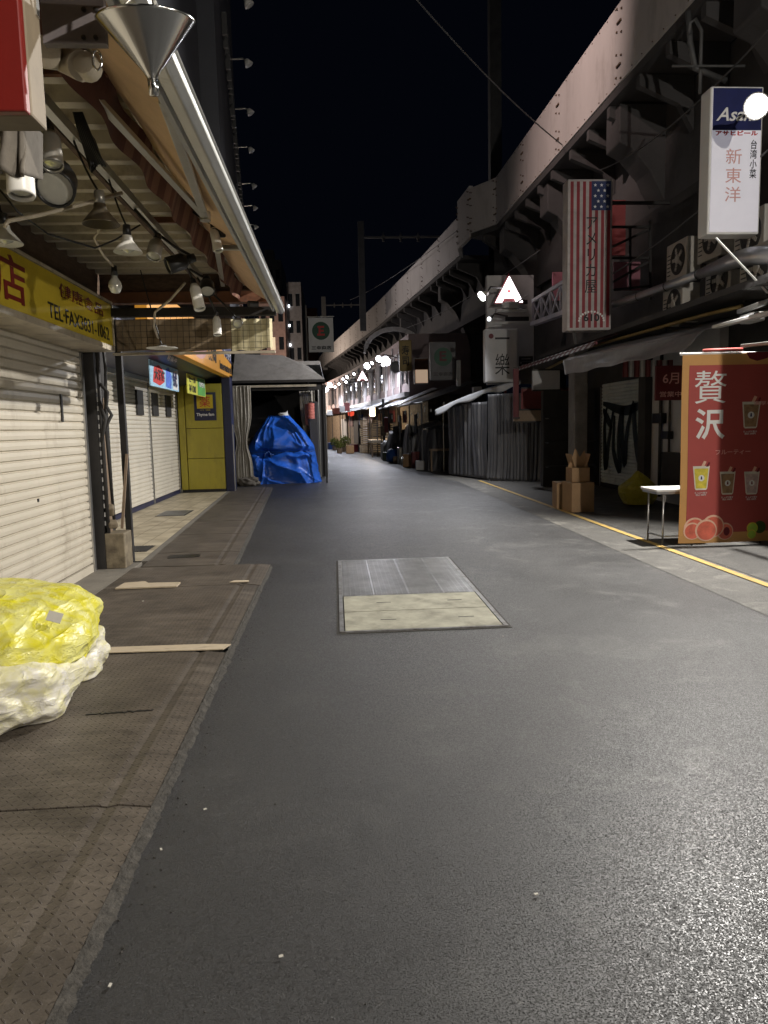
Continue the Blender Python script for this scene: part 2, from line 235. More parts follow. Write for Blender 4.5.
def bag_mat(name, c1, c2, scale, trans):
    m = bpy.data.materials.new(name); N, L, P = nodes_of(m)
    tc = N.new('ShaderNodeTexCoord')
    w = N.new('ShaderNodeTexNoise'); w.inputs['Scale'].default_value = 2.2; w.inputs['Detail'].default_value = 3; L.new(tc.outputs['Object'], w.inputs['Vector'])
    vm = N.new('ShaderNodeMix'); vm.data_type = 'RGBA'; vm.inputs[0].default_value = .35; L.new(tc.outputs['Object'], vm.inputs[6]); L.new(w.outputs[1], vm.inputs[7])
    vo = N.new('ShaderNodeTexVoronoi'); vo.feature = 'DISTANCE_TO_EDGE'; vo.inputs['Scale'].default_value = scale; L.new(vm.outputs[2], vo.inputs['Vector'])
    n = N.new('ShaderNodeTexNoise'); n.inputs['Scale'].default_value = scale*.8; n.inputs['Detail'].default_value = 10; n.inputs['Roughness'].default_value = .62; n.inputs['Distortion'].default_value = 1.6; L.new(tc.outputs['Object'], n.inputs['Vector'])
    n2 = N.new('ShaderNodeTexNoise'); n2.inputs['Scale'].default_value = 5; n2.inputs['Detail'].default_value = 7; n2.inputs['Distortion'].default_value = 2; L.new(tc.outputs['Object'], n2.inputs['Vector'])
    r = N.new('ShaderNodeValToRGB'); r.color_ramp.elements[0].position = .38; r.color_ramp.elements[1].position = .62
    r.color_ramp.elements[0].color = (*c1, 1); r.color_ramp.elements[1].color = (*c2, 1); L.new(n2.outputs[0], r.inputs[0]); L.new(r.outputs[0], P.inputs['Base Color'])
    P.inputs['Roughness'].default_value = .40; P.inputs['Subsurface Weight'].default_value = trans+.2; P.inputs['Subsurface Radius'].default_value = (.06, .06, .03); P.inputs['Coat Weight'].default_value = .08
    def ridge(src, p, k):
        o = src
        for op, v in (('SUBTRACT', .5), ('ABSOLUTE', None), ('MULTIPLY', 2.6), ('SUBTRACT_', 1), ('MAXIMUM', 0), ('POWER', p), ('MULTIPLY', k)):
            q = N.new('ShaderNodeMath'); q.operation = op.rstrip('_')
            if op == 'SUBTRACT_': q.inputs[0].default_value = v; L.new(o, q.inputs[1])
            else:
                L.new(o, q.inputs[0])
                if v is not None: q.inputs[1].default_value = v
            o = q.outputs[0]
        return o
    n.inputs['Detail'].default_value = 1; n.inputs['Scale'].default_value = scale*.38; n.inputs['Distortion'].default_value = .25; n2.inputs['Detail'].default_value = 4
    n6 = N.new('ShaderNodeTexNoise'); n6.inputs['Scale'].default_value = scale*1.2; n6.inputs['Detail'].default_value = 3; n6.inputs['Distortion'].default_value = .15
    mp = N.new('ShaderNodeMapping'); mp.inputs['Scale'].default_value = (1, .55, 1.5); mp.inputs['Rotation'].default_value = (.5, .3, .8); L.new(tc.outputs['Object'], mp.inputs[0]); L.new(mp.outputs[0], n6.inputs['Vector']); L.new(mp.outputs[0], n.inputs['Vector'])
    ad = N.new('ShaderNodeMath'); L.new(ridge(n.outputs[0], 7, 1.0), ad.inputs[0]); L.new(ridge(n6.outputs[0], 6, .3), ad.inputs[1])
    bp = N.new('ShaderNodeBump'); bp.inputs['Strength'].default_value = .75; bp.inputs['Distance'].default_value = .016; L.new(ad.outputs[0], bp.inputs['Height']); L.new(bp.outputs[0], P.inputs['Normal'])
    M[name] = m
bag_mat('net_yellow', (.62, .57, .02), (.66, .64, .22), 9, .15)
bag_mat('bag_white', (.62, .59, .36), (.64, .62, .55), 7, .2)
bag_mat('bag_yellow', (.40, .36, .03), (.45, .42, .06), 10, .1)

# ------------------------------------------------------------------ mesh builder
class MB:
    def __init__(s): s.v = []; s.f = []; s.m = []; s.k = 0
    def add(s, vs, fs):
        b = len(s.v); s.v += [tuple(v) for v in vs]; s.f += [tuple(b+i for i in f) for f in fs]; s.m += [s.k]*len(fs); return s
    def box(s, c, d, rz=0, rx=0, ry=0):
        R = Matrix.Rotation(rz, 3, 'Z') @ Matrix.Rotation(ry, 3, 'Y') @ Matrix.Rotation(rx, 3, 'X'); c = Vector(c)
        vs = [c+R @ Vector((x*d[0]/2, y*d[1]/2, z*d[2]/2)) for x in (-1, 1) for y in (-1, 1) for z in (-1, 1)]
        return s.add(vs, [(0, 1, 3, 2), (4, 6, 7, 5), (0, 4, 5, 1), (2, 3, 7, 6), (0, 2, 6, 4), (1, 5, 7, 3)])
    def b2(s, x0, x1, y0, y1, z0, z1): return s.box(((x0+x1)/2, (y0+y1)/2, (z0+z1)/2), (abs(x1-x0), abs(y1-y0), abs(z1-z0)))
    def frame(s, p0, p1):
        d = (Vector(p1)-Vector(p0)).normalized(); a = Vector((0, 0, 1)) if abs(d.z) < .95 else Vector((0, 1, 0))
        x = d.cross(a).normalized(); return x, d.cross(x).normalized()
    def bar(s, p0, p1, w, h=None):
        h = h or w; x, y = s.frame(p0, p1); p0 = Vector(p0); p1 = Vector(p1)
        vs = [p+x*a*w/2+y*b*h/2 for p in (p0, p1) for a, b in ((-1, -1), (1, -1), (1, 1), (-1, 1))]
        return s.add(vs, [(3, 2, 1, 0), (4, 5, 6, 7), (0, 1, 5, 4), (1, 2, 6, 5), (2, 3, 7, 6), (3, 0, 4, 7)])
    def tube(s, pts, r, n=10, caps=True):
        pts = [Vector(p) for p in pts]; rs = r if isinstance(r, (list, tuple)) else [r]*len(pts); vs = []
        x = None
        for i, p in enumerate(pts):
            d = (pts[min(i+1, len(pts)-1)]-pts[max(i-1, 0)]).normalized()
            if x is None: x, _ = s.frame(p, p+d)
            x = (x-d*x.dot(d)).normalized(); y = d.cross(x)
            vs += [p+(x*math.cos(2*PI*k/n)+y*math.sin(2*PI*k/n))*rs[i] for k in range(n)]
        fs = [(i*n+k, i*n+(k+1) % n, (i+1)*n+(k+1) % n, (i+1)*n+k) for i in range(len(pts)-1) for k in range(n)]
        if caps: fs += [tuple(reversed(range(n))), tuple(range((len(pts)-1)*n, len(pts)*n))]
        return s.add(vs, fs)
    def lathe(s, prof, o, ax=(0, 0, 1), n=24):
        o = Vector(o); ax = Vector(ax).normalized(); x, y = s.frame(o, o+ax); vs = []
        for r, h in prof: vs += [o+ax*h+(x*math.cos(2*PI*k/n)+y*math.sin(2*PI*k/n))*r for k in range(n)]
        return s.add(vs, [(i*n+k, i*n+(k+1) % n, (i+1)*n+(k+1) % n, (i+1)*n+k) for i in range(len(prof)-1) for k in range(n)])
    def prism(s, prof, O, A, B, D):      # profile (a,b) in plane A,B, extruded along vector D
        O, A, B, D = map(Vector, (O, A, B, D)); n = len(prof)
        vs = [O+A*a+B*b for a, b in prof]+[O+A*a+B*b+D for a, b in prof]
        return s.add(vs, [(i, (i+1) % n, (i+1) % n+n, i+n) for i in range(n)]+[tuple(reversed(range(n))), tuple(range(n, 2*n))])
    def grid(s, fn, nu, nv, closed=False):
        vs = [fn(i/nu, j/nv) for j in range(nv+1) for i in range(nu+(0 if closed else 1))]; w = nu if closed else nu+1
        return s.add(vs, [(j*w+i, j*w+(i+1) % w, (j+1)*w+(i+1) % w, (j+1)*w+i) for j in range(nv) for i in range(nu)])
    def build(s, name, m, parent=None, smooth=False, bevel=0, solid=0, **t):
        me = bpy.data.meshes.new(name)
        vs = s.v
        if parent is None:
            mn = [min(v[i] for v in vs) for i in range(3)]; mxx = [max(v[i] for v in vs) for i in range(3)]
            o0 = Vector(((mn[0]+mxx[0])/2, (mn[1]+mxx[1])/2, mn[2]))
        else: o0 = wloc(parent)
        me.from_pydata([(v[0]-o0.x, v[1]-o0.y, v[2]-o0.z) for v in vs], [], s.f); me.update()
        for q in (m if isinstance(m, (list, tuple)) else [m]): me.materials.append(M[q])
        if any(s.m): me.polygons.foreach_set('material_index', s.m)
        if smooth: me.polygons.foreach_set('use_smooth', [True]*len(me.polygons))
        o = bpy.data.objects.new(name, me); C.objects.link(o)
        if parent is None: o.location = o0
        else: o.parent = parent
        if bevel:
            b = o.modifiers.new('b', 'BEVEL'); b.width = bevel; b.segments = 2; b.limit_method = 'ANGLE'; b.angle_limit = .6
        if solid:
            b = o.modifiers.new('s', 'SOLIDIFY'); b.thickness = solid; b.offset = 0
        for k, v in t.items():
            if v: o[k] = v
        return o
def wloc(o):
    p = Vector((0, 0, 0))
    while o is not None: p = p+o.location; o = o.parent
    return p
def thing(name, label, cat, loc, group=None):
    o = bpy.data.objects.new(name, None); C.objects.link(o); o.location = loc; o.empty_display_size = .1
    o['label'] = label; o['category'] = cat
    if group: o['group'] = group
    return o
def struct(mb, name, m, **k): return mb.build(name, m, kind='structure', **k)
def dup(root, delta, label=None, group=None):
    r = root.copy(); C.objects.link(r); r.location = root.location+Vector(delta)
    if label: r['label'] = label
    if group: r['group'] = group
    for ch in root.children:
        c = ch.copy(); C.objects.link(c); c.parent = r
        for g in ch.children: d = g.copy(); C.objects.link(d); d.parent = c
    return r
FRONT = ((1, 0, 0), (0, 0, 1)); EAST = ((0, 1, 0), (0, 0, 1)); WEST = ((0, -1, 0), (0, 0, 1))
def text(body, O, fr, w, h, m, parent, name='lettering', off=.012, sp=1.0, lift=.004, shear=0):
    c = bpy.data.curves.new('t', 'FONT'); c.body = body; c.align_x = 'CENTER'; c.size = 1; c.offset = off; c.resolution_u = 3; c.space_line = sp; c.extrude = .012; c.shear = shear
    t = bpy.data.objects.new('t', c); C.objects.link(t)
    dg = bpy.context.evaluated_depsgraph_get(); me = bpy.data.meshes.new_from_object(t.evaluated_get(dg)); bpy.data.objects.remove(t); bpy.data.curves.remove(c)
    vs = [v.co.copy() for v in me.vertices]
    if not vs: return None
    x0, x1 = min(v.x for v in vs), max(v.x for v in vs); y0, y1 = min(v.y for v in vs), max(v.y for v in vs)
    R, U = Vector(fr[0]), Vector(fr[1]); N = R.cross(U); O = Vector(O); base = wloc(parent)
    sx, sy = w/(x1-x0), h/(y1-y0)
    for v in me.vertices: v.co = O-base+R*(v.co.x-(x0+x1)/2)*sx+U*(v.co.y-(y0+y1)/2)*sy+N*(lift+v.co.z*.1)
    me.materials.clear(); me.materials.append(M[m]); me.name = name
    o = bpy.data.objects.new(name, me); C.objects.link(o); o.parent = parent
    return o
def flat(O, fr, pts, m, parent, name, lift=.003, th=.002):
    R, U = Vector(fr[0]), Vector(fr[1]); N = R.cross(U)
    return MB().prism(pts, Vector(O)+N*(lift-th), R, U, N*th).build(name, m, parent)
def rect(x0, x1, y0, y1): return [(x0, y0), (x1, y0), (x1, y1), (x0, y1)]
def circ(x, y, rx, ry=None, n=24): ry = ry or rx; return [(x+rx*math.cos(2*PI*i/n), y+ry*math.sin(2*PI*i/n)) for i in range(n)]
def ns(x, y, z=0, s=1.): return noise.noise(Vector((x*s, y*s, z*s)))
def catenary(a, b, sag, n=14):
    a, b = Vector(a), Vector(b); return [a.lerp(b, i/n)-Vector((0, 0, sag*4*(i/n)*(1-i/n))) for i in range(n+1)]

# frontage of the right-hand shops and the railway parapet, in plan
def front_x(y):
    P = [(-30, 4.1), (21, 4.08), (27, 3.05), (43, 1.95), (63, -.45), (90, -4.5), (130, -11)]
    for (a, xa), (b, xb) in zip(P, P[1:]):
        if y <= b: return xa+(xb-xa)*(y-a)/(b-a)
    return P[-1][1]

# ------------------------------------------------------------------ ground
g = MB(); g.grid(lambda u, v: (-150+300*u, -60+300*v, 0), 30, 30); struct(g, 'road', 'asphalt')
def ribbon(off0, off1, z, name, m, y0=-30, y1=125):
    mb = MB(); ys = [y0+(y1-y0)*i/90 for i in range(91)]
    mb.grid(lambda u, v: (front_x(y0+(y1-y0)*v)+off0+(off1-off0)*u, y0+(y1-y0)*v, z), 2, 150); return struct(mb, name, m)
ribbon(-.62, 14, .004, 'pavement', 'asphalt_old', y1=60)
ribbon(.12, 14, .009, 'shop_floor', 'floor_dark', y1=60)
mb = MB(); mb.grid(lambda u, v: (front_x(-20+41*v)-.03+.09*u+.006*ns(v*60, 1), -20+41*v, .013), 1, 160); struct(mb, 'painted_line', 'yellow_paint')
# side pavement, left
mb = MB(); mb.add([(-4.3, 9.05, .045), (-2.39, 9.05, .045), (-2.86, 20.4, .045), (-4.3, 20.4, .045)], [(0, 1, 2, 3)]); struct(mb, 'tiled_pavement', 'tiles')
mb = MB(); mb.prism([(-2.39, 9.0), (-2.30, 9.0), (-2.77, 20.4), (-2.86, 20.4)], (0, 0, 0), (1, 0, 0), (0, 1, 0), (0, 0, .05)); struct(mb, 'pavement_edge', 'kerb_concrete')
mb = MB(); mb.b2(-3.3, -2.36, -4, 8.95, .0, .05); struct(mb, 'shop_step', 'kerb_concrete', bevel=.01)
# broken concrete lip along the plates
def lip(xa, ya, xb, yb, name):
    mb = MB(); n = 160
    def fn(u, v):
        y = ya+(yb-ya)*v; x = xa+(xb-xa)*v
        w = .004+.012*ns(y*2.3, 4)+.012*ns(y*9, 2)+.010*ns(y*37, 2)+.008*ns(y*90, 2)
        prof = [(-.012, .036), (w*.35, .030), (w*.8, .014), (w+.03, -.004)][round(u*3)]
        return (x+prof[0]+.006*ns(y*20, u*7), y, prof[1]+.006*ns(y*25, u*5))
    mb.grid(fn, 3, n*3); return struct(mb, name, 'lip_grit')
lip(-.81, -1, -.80, 8.6, 'kerb_lip'); lip(-1.22, 8.62, -1.76, 20.3, 'kerb_lip')

def plate(x0, x1, y0, y1, xb0, xb1, label, tilt=0):
    mb = MB(); t = .048
    def fn(u, v):
        y = y0+(y1-y0)*v; xr = x1+(xb1-x1)*v; xl = x0+(xb0-x0)*v
        k = round(u*8)
        x = [xl+(xr-.22-xl)*k/5, xr-.18, xr-.13, xr][max(0, k-5)] if k > 4 else xl+(xr-.22-xl)*k/5
        z = t-(0, .009, 0, .016)[max(0, k-5)]
        return (x, y, z+tilt*u*math.sin(v*PI)+.004*ns(x*1.5, y*1.5, 3))
    mb.grid(fn, 8, 14)
    o = mb.build('floor_plate', 'tread_plate', label=label, category='steel plate', group='tread plates along the shopfront', solid=.008)
    return o
plate(-2.36, -.82, -1.0, 3.0, -2.36, -.82, 'brown steel tread plate nearest the viewer, filling the lower left corner', .004)
plate(-2.36, -.82, 3.015, 5.17, -2.36, -.82, 'cracked brown tread plate that the white rubbish bag rests on', .006)
plate(-2.36, -.82, 5.33, 7.42, -2.36, -.82, 'brown tread plate just beyond the tan plywood strip', .003)
plate(-2.36, -.80, 7.435, 8.56, -2.36, -.80, 'short brown tread plate beside the foot of the dark pillar')
def pe(y): return -1.24-(y-8.7)/(20-8.7)*.5
def pl(y): return -2.30-(y-9)/(11.4)*.47
for a, b, lb in [(8.6, 9.55, 'narrow tread plate with a black hole in it'), (9.57, 11.2, 'tread plate beside the start of the cream tiles, beyond the hole'), (11.22, 12.8, 'tread plate level with the middle of the white double shutter'), (12.82, 15.9, 'tread plate in front of the second white shutter leaf'), (15.92, 20.2, 'farthest tread plate, ending before the blue tarpaulin')]:
    plate(pl(a), pe(a), a, b, pl(b), pe(b), lb)
# plywood strips
mb = MB(); mb.prism([(-1.70, 5.215), (-.84, 5.185), (-.80, 5.30), (-1.0, 5.33), (-1.66, 5.345), (-1.72, 5.3)], (0, 0, .05), (1, 0, 0), (0, 1, 0), (0, 0, .007))
mb.build('plywood_strip', 'plywood', label='long pale plywood strip laid across the tread plates beside the rubbish', category='plywood strip')
mb = MB(); mb.prism([(-2.22, 7.36), (-1.62, 7.36), (-1.62, 7.55), (-1.95, 7.57), (-2.0, 7.66), (-2.2, 7.62)], (0, 0, .058), (1, 0, 0), (0, 1, 0), (0, 0, .014))
mb.build('plywood_scrap', 'plywood', label='short tan plywood scrap near the pillar foot', category='plywood strip')
mb = MB(); mb.prism([(-1.12, 7.50), (-.92, 7.49), (-.93, 7.57), (-1.08, 7.59)], (0, 0, .058), (1, 0, 0), (0, 1, 0), (0, 0, .006))
mb.build('tape_scrap', 'plywood', label='small pale scrap by the outer edge of the tread plates', category='scrap')
# hole in plate, crack, drains
mb = MB(); mb.prism([(-2.10, 9.12), (-1.72, 9.16), (-1.74, 9.36), (-2.12, 9.33)], (0, 0, .05), (1, 0, 0), (0, 1, 0), (0, 0, .007)); struct(mb, 'hole', 'black_plastic')
mb = MB(); pts = [(-1.42+.36*i/24, 4.03+.02*i/24+.02*ns(i*.9, 7)) for i in range(25)]
up_ = [(x, y+.014+.012*abs(ns(i*1.3, 2))) for i, (x, y) in enumerate(pts)]
mb.prism(pts+up_[::-1], (0, 0, .056), (1, 0, 0), (0, 1, 0), (0, 0, .0035)); struct(mb, 'crack', 'black_plastic')
def drain(x, y, w, d, label):
    r = thing('drain_cover', label, 'drain cover', (x, y, .046))
    MB().b2(x-w/2, x+w/2, y-d/2, y+d/2, .046, .05).build('frame', 'dark_steel', r)
    mb = MB(); n = int(w/.04)
    for i in range(n): mb.b2(x-w/2+.01+i*.04, x-w/2+.03+i*.04, y-d/2+.02, y+d/2-.02, .05, .056)
    mb.build('grate', 'steel' if w > .45 else 'dark_steel', r)
drain(-2.72, 10.0, .42, .5, 'small dark drain grate in the cream tiles by the pillar')
drain(-3.1, 14.3, .55, .9, 'square inspection cover set in the cream tiles before the white shutter')

# manhole: steel grating plus two concrete slabs, set flush
r = thing('access_hatch', 'large rectangular hatch in the road, half steel grating, half cream slabs', 'road hatch', (.66, 7.2, .004))
fx0, fx1, fy0, fy1 = -.01, 1.33, 5.66, 8.82
mb = MB(); mb.b2(fx0, fx0+.035, fy0, fy1, .004, .014); mb.b2(fx1-.035, fx1, fy0, fy1, .004, .014); mb.b2(fx0+.035, fx1-.035, fy1-.035, fy1, .004, .014); mb.b2(fx0+.035, fx1-.035, fy0, fy0+.02, .004, .014); mb.b2(fx0+.035, fx1-.035, 6.88, 6.905, .004, .015)
mb.build('frame', 'hatch_frame', r)
MB().b2(fx0-.022, fx1+.022, fy0-.025, fy1+.022, .0015, .0048).build('joint', 'lip_grit', r)
mb = MB(); mb.b2(fx0+.035, fx1-.035, 6.91, fy1-.035, .003, .006); mb.build('pit_cover', 'white_dim', r)
mb = MB(); y = 6.93
while y < fy1-.05: mb.b2(fx0+.037, fx1-.037, y, y+.013, .007, .015); y += .034
for k in range(1, 4): mb.b2(fx0+k*.335-.007, fx0+k*.335+.007, 6.912, fy1-.037, .0075, .0155)
x = fx0+.06
while x < fx1-.05: mb.b2(x, x+.003, 6.912, fy1-.037, .0078, .0142); x += .05
mb.build('grating', 'steel', r)
for a, b in ((5.685, 6.27), (6.285, 6.875)):
    o = MB().b2(fx0+.045, fx1-.045, a, b, .004, .0145).build('slab', 'slab_cream' if 'slab_cream' in M else (mat('slab_cream', (.29, .28, .22), .8, var=.25, vs=5, bump=.4, bs=50, dirt=(.13, .12, .09), ds=3.5, dirt_at=.5).name), r)
    mb = MB()
    for px_ in (.33, .98): mb.b2(px_, px_+.13, (a+b)/2-.006, (a+b)/2+.006, .0145, .0165)
    mb.build('lifting_slot', 'dark_steel', o)
# litter
lit = [(at(143, 601, Z=.07), 'white paper scrap on the tread plate below the plywood scrap'), (at(205, 809, Z=.01), 'small white cigarette end on the asphalt beside the plates'), (at(161, 849, Z=.02), 'crumpled white fleck by the broken kerb lip'), (at(281, 956, Z=.01), 'tiny pale pebble on the dark asphalt in the foreground'), (at(372, 544, Z=.01), 'small white fleck on the road left of the hatch'), (at(503, 636, Z=.01), 'pale fleck just past the hatch corner'), (at(536, 894, Z=.01), 'lone pale fleck in the bright asphalt, right of centre'), (at(110, 985, Z=.01), 'tan fleck beside the kerb lip, lower left')]
for p, lb in lit:
    MB().box(p, (.014, .008, .003), random.random()*3, .2).build('litter', 'litter', label=lb, category='litter', group='litter on the ground')

mb = MB()
for i in range(420):
    y = 1.6+9*random.random()**1.6; near = random.random() < .75
    x = (-.76 if y < 8.6 else -1.25)+(abs(random.gauss(0, .07)) if near else random.random()*4)
    q = random.random()**2*.0035+.001
    if not near: q *= .7
    mb.box((x, y, q*.4), (q*2, q*1.4, q), random.random()*3, random.random(), random.random())
mb.build('grit', 'lip_grit', kind='stuff', label='loose grit along the broken pavement edge')
# ------------------------------------------------------------------ left: near shop
def shutter(y0, y1, x, z0, z1, pitch, label, m, rails=True, name='roller_shutter', bottom='dark_steel', side=1):
    r = thing(name, label, 'roller shutter', (x, (y0+y1)/2, z0))
    mb = MB(); z = z0+.09; d = .013*side
    prof = []
    while z < z1:
        prof += [(-d*.9, z), (d*.9, z+pitch*.14), (d*1.2, z+pitch*.5), (d*.9, z+pitch*.86), (-d*.9, z+pitch*.94)]; z += pitch
    prof.append((0, z)); n = len(prof)
    seg = max(2, int((y1-y0)/.5)); vs = []
    for j in range(seg+1):
        y = y0+(y1-y0)*j/seg
        vs += [(x+a+.006*ns(y*1.1, b*2.2, x), y, b) for a, b in prof]
    fs = [(j*n+i, j*n+i+1, (j+1)*n+i+1, (j+1)*n+i) for j in range(seg) for i in range(n-1)]
    mb.add(vs, fs); mb.build('slat_curtain', m, r, solid=.002)
    MB().b2(x-.01, x+.022*side, y0+.01, y1-.01, z0, z0+.085).build('bottom_bar', bottom, r)
    if rails:
        for yy in (y0-.03, y1+.03): MB().b2(x-.03, x+.035*side, yy-.03, yy+.03, z0, z1).build('guide_rail', 'steel', r)
    return r
XS = -2.78
r = shutter(-2, 8.42, XS, .05, 2.6, .088, 'wide cream roller shutter closed beneath the yellow signboard', 'shutter_paint', bottom='shutter_paint')
for yy, zz in ((5.9, 1.98), (7.75, 1.9)): MB().b2(XS+.017, XS+.03, yy, yy+.04, zz-.18, zz+.1).build('latch', 'dark_steel', r)
MB().b2(XS+.017, XS+.024, 7.0, 7.03, .98, 1.01).build('keyhole', 'black_plastic', r)
# shop building behind the shutter
r = thing('shop_building', 'dark wooden shop building behind the cream shutter, on the left', 'building', (-4.5, 4, 0))
MB().b2(-7, XS-.12, -5, 8.7, 0, 3.0).build('ground_floor', 'brown_wood', r)
MB().b2(-7, -2.55, -5, 8.6, 3.02, 3.66).build('upper_band', 'brown_wood', r)
MB().b2(-7, -2.2, -5, 14, 4.1, 9).build('upper_wall', 'facade_dark', r)
# yellow sign
r = thing('shop_signboard', 'long yellow signboard with red and black characters and a telephone number', 'signboard', (-2.5, 5.6, 2.55))
MB().b2(XS+.02, -2.42, 1.5, 8.52, 2.55, 3.0).build('box', 'sign_yellow', r, bevel=.006)
mb = MB(); mb.b2(XS+.0, -2.405, 1.49, 8.535, 2.49, 2.548); mb.b2(XS+.0, -2.405, 1.49, 8.535, 3.003, 3.03); mb.b2(XS+.02, -2.405, 8.522, 8.55, 2.55, 3.0)
mb.build('frame', 'cream_metal', r, bevel=.004)
text('魚商店', (-2.42, 5.34, 2.78), EAST, 1.75, .36, 'ink_red', r, off=.012)
text('健康食品', (-2.42, 7.58, 2.885), EAST, 1.25, .125, 'ink_red', r, off=.008)
text('TEL·FAX3831-1062', (-2.42, 7.52, 2.665), EAST, 1.72, .135, 'ink_black', r, off=.006)
# pillar between the shops
PX = -2.62
r = thing('pillar', 'grimy dark pillar with pipes between the cream shutter and the white shutters', 'pillar', (PX, 8.85, 0))
MB().b2(-2.95, -2.66, 8.56, 9.0, 0, 3.3).build('post', 'shop_dark', r, bevel=.01)
MB().b2(-2.655, -2.635, 8.62, 8.8, .4, 2.0).build('board', 'old_wood', r)
mb = MB(); mb.tube([(-2.62, 8.58, .1), (-2.62, 8.58, 3.2)], .022, 8); mb.tube([(-2.57, 8.66, .5), (-2.6, 8.66, 1.7), (-2.57, 8.69, 2.3), (-2.6, 8.66, 3.2)], .018, 8); mb.build('pipe', 'dark_steel', r, smooth=True)
mb = MB()
for i in range(16): mb.b2(-2.655, -2.632, 8.575, 8.60, .55+i*.1, .60+i*.1)
mb.build('hole_strip', 'white_dim', r)
MB().b2(-2.66, -2.44, 8.55, 8.86, .05, .46).build('meter_box', 'grimy_box', r, bevel=.012)
mb = MB(); mb.box((-2.58, 8.62, .56), (.1, .12, .08), .4, .3); mb.box((-2.6, 8.64, .72), (.08, .1, .12), .2, .5); mb.build('rag', 'card_cream', r, bevel=.02)
mb = MB(); mb.bar((-2.50, 9.0, .05), (-2.50, 9.0, 2.9), .07); mb.build('upright', 'dark_steel', r)
mb = MB(); mb.bar((-2.53, 8.8, .48), (-2.45, 8.9, 1.35), .03, .02); mb.build('stick', 'old_wood', r)
mb = MB(); mb.tube([(-2.6, 8.55, 2.15), (-2.52, 8.54, 2.05), (-2.55, 8.56, 1.9), (-2.5, 8.57, 1.8), (-2.6, 8.56, 1.62)], .02, 7); mb.tube([(-2.62, 8.56, 1.95), (-2.56, 8.54, 1.75), (-2.62, 8.54, 1.5)], .018, 7); mb.build('hanging_cable', 'shop_dark', r, smooth=True)

# awning structure over the near shop
r = thing('shop_awning', 'projecting ribbed awning roof over the left shop with a long silver gutter', 'awning', (-1.6, 5, 2.9))
prof = []; y = 1.2
while y < 8.6: prof += [(y, 3.45), (y+.13, 3.45), (y+.15, 3.33), (y+.225, 3.33), (y+.245, 3.45)]; y += .285
vs = [(x, a, b+(.05 if x > -2 else 0)*0) for x in (-2.56, -1.45, -.84) for a, b in prof]; n = len(prof)
MB().add(vs, [(j*n+i, j*n+i+1, (j+1)*n+i+1, (j+1)*n+i) for j in range(2) for i in range(n-1)]).build('ribbed_roof', 'roof_sheet', r, solid=.006)
def gprof(x, z, s=1): return [(x-.035, z-.04), (x+.02, z-.052), (x+.05, z-.032), (x+.053, z+.0), (x+.03, z+.012), (x+.03, z+.03), (x+.05, z+.045), (x-.035, z+.055)]
mb = MB(); mb.prism(gprof(-.565, 2.90), (0, .6, 0), (1, 0, 0), (0, 0, 1), (0, 7.75, 0)); mb.build('gutter', 'alu', r, smooth=False, bevel=.008)
mb = MB(); mb.prism([(-.645, 2.88), (-.625, 2.88), (-.625, 2.96), (-.645, 2.96)], (0, .6, 0), (1, 0, 0), (0, 0, 1), (0, 7.74, 0)); mb.build('gutter_lip', 'white_dim', r)
# fabric, striped valance
mb = MB(); mb.grid(lambda u, v: (-.65-.33*u, .8+7.5*v, 2.98+.23*u-.03*math.sin(u*PI)+.006*math.sin(v*60)), 6, 60); mb.build('canopy_cloth', 'fabric_peach', r, solid=.003)
mb = MB(); n = 84
for i in range(n):
    mb.k = i % 2; y = .8+8.0*i/n; y2 = .8+8.0*(i+1)/n
    mb.grid(lambda u, v: (-.685-.05*v+.012*math.sin((y+(y2-y)*u)*14), y+(y2-y)*u, 3.035+.012*math.sin((y+(y2-y)*u)*20)+.05*v), 2, 2)
mb.build('scalloped_edge', ['fabric_orange', 'fabric_peach'], r, solid=.003)
mb = MB(); n = 60
for i in range(n):
    mb.k = (i % 2) if i > 14 else 0; y = 2.6+6.1*i/n; y2 = 2.6+6.1*(i+1)/n
    mb.grid(lambda u, v: (-1.0-.05*v+.02*math.sin((y+(y2-y)*u)*9), y+(y2-y)*u, 3.22-.17*v), 2, 3)
mb.build('striped_valance', ['stripe_red', 'stripe_cream'], r, solid=.003)
MB().b2(-.835, -.82, .9, 8.7, 3.16, 3.52).build('light_stop', 'brown_wood', r)  # hidden board added to block light leaking through the roof ribs
MB().bar((-1.13, .9, 3.31), (-1.13, 8.75, 3.27), .10, .09).build('beam', 'cream_metal', r, bevel=.008)
MB().bar((-.98, .9, 3.27), (-.98, 8.7, 3.24), .05, .05).build('roller_tube', 'cream_metal', r, bevel=.012)
MB().bar((-1.30, .9, 3.13), (-1.30, 8.7, 3.13), .045, .055).build('lamp_rail', 'alu', r)
MB().bar((-1.36, .9, 3.16), (-1.36, 8.7, 3.16), .03, .09).build('lamp_rail', 'brown_wood', r)
MB().b2(-2.75, -.66, 8.62, 8.74, 3.03, 3.15).build('end_beam', 'rust_beam', r); MB().b2(-2.75, -.75, 8.66, 8.72, 3.153, 3.46).build('end_board', 'brown_wood', r)
MB().b2(-2.8, -.62, 8.5, 8.6, 2.87, 2.96).build('cross_beam', 'shop_dark', r)
for yy in (3.6, 6.0): MB().b2(-1.42, -.9, yy, yy+.03, 3.20, 3.24).build('tie', 'rust_beam', r)
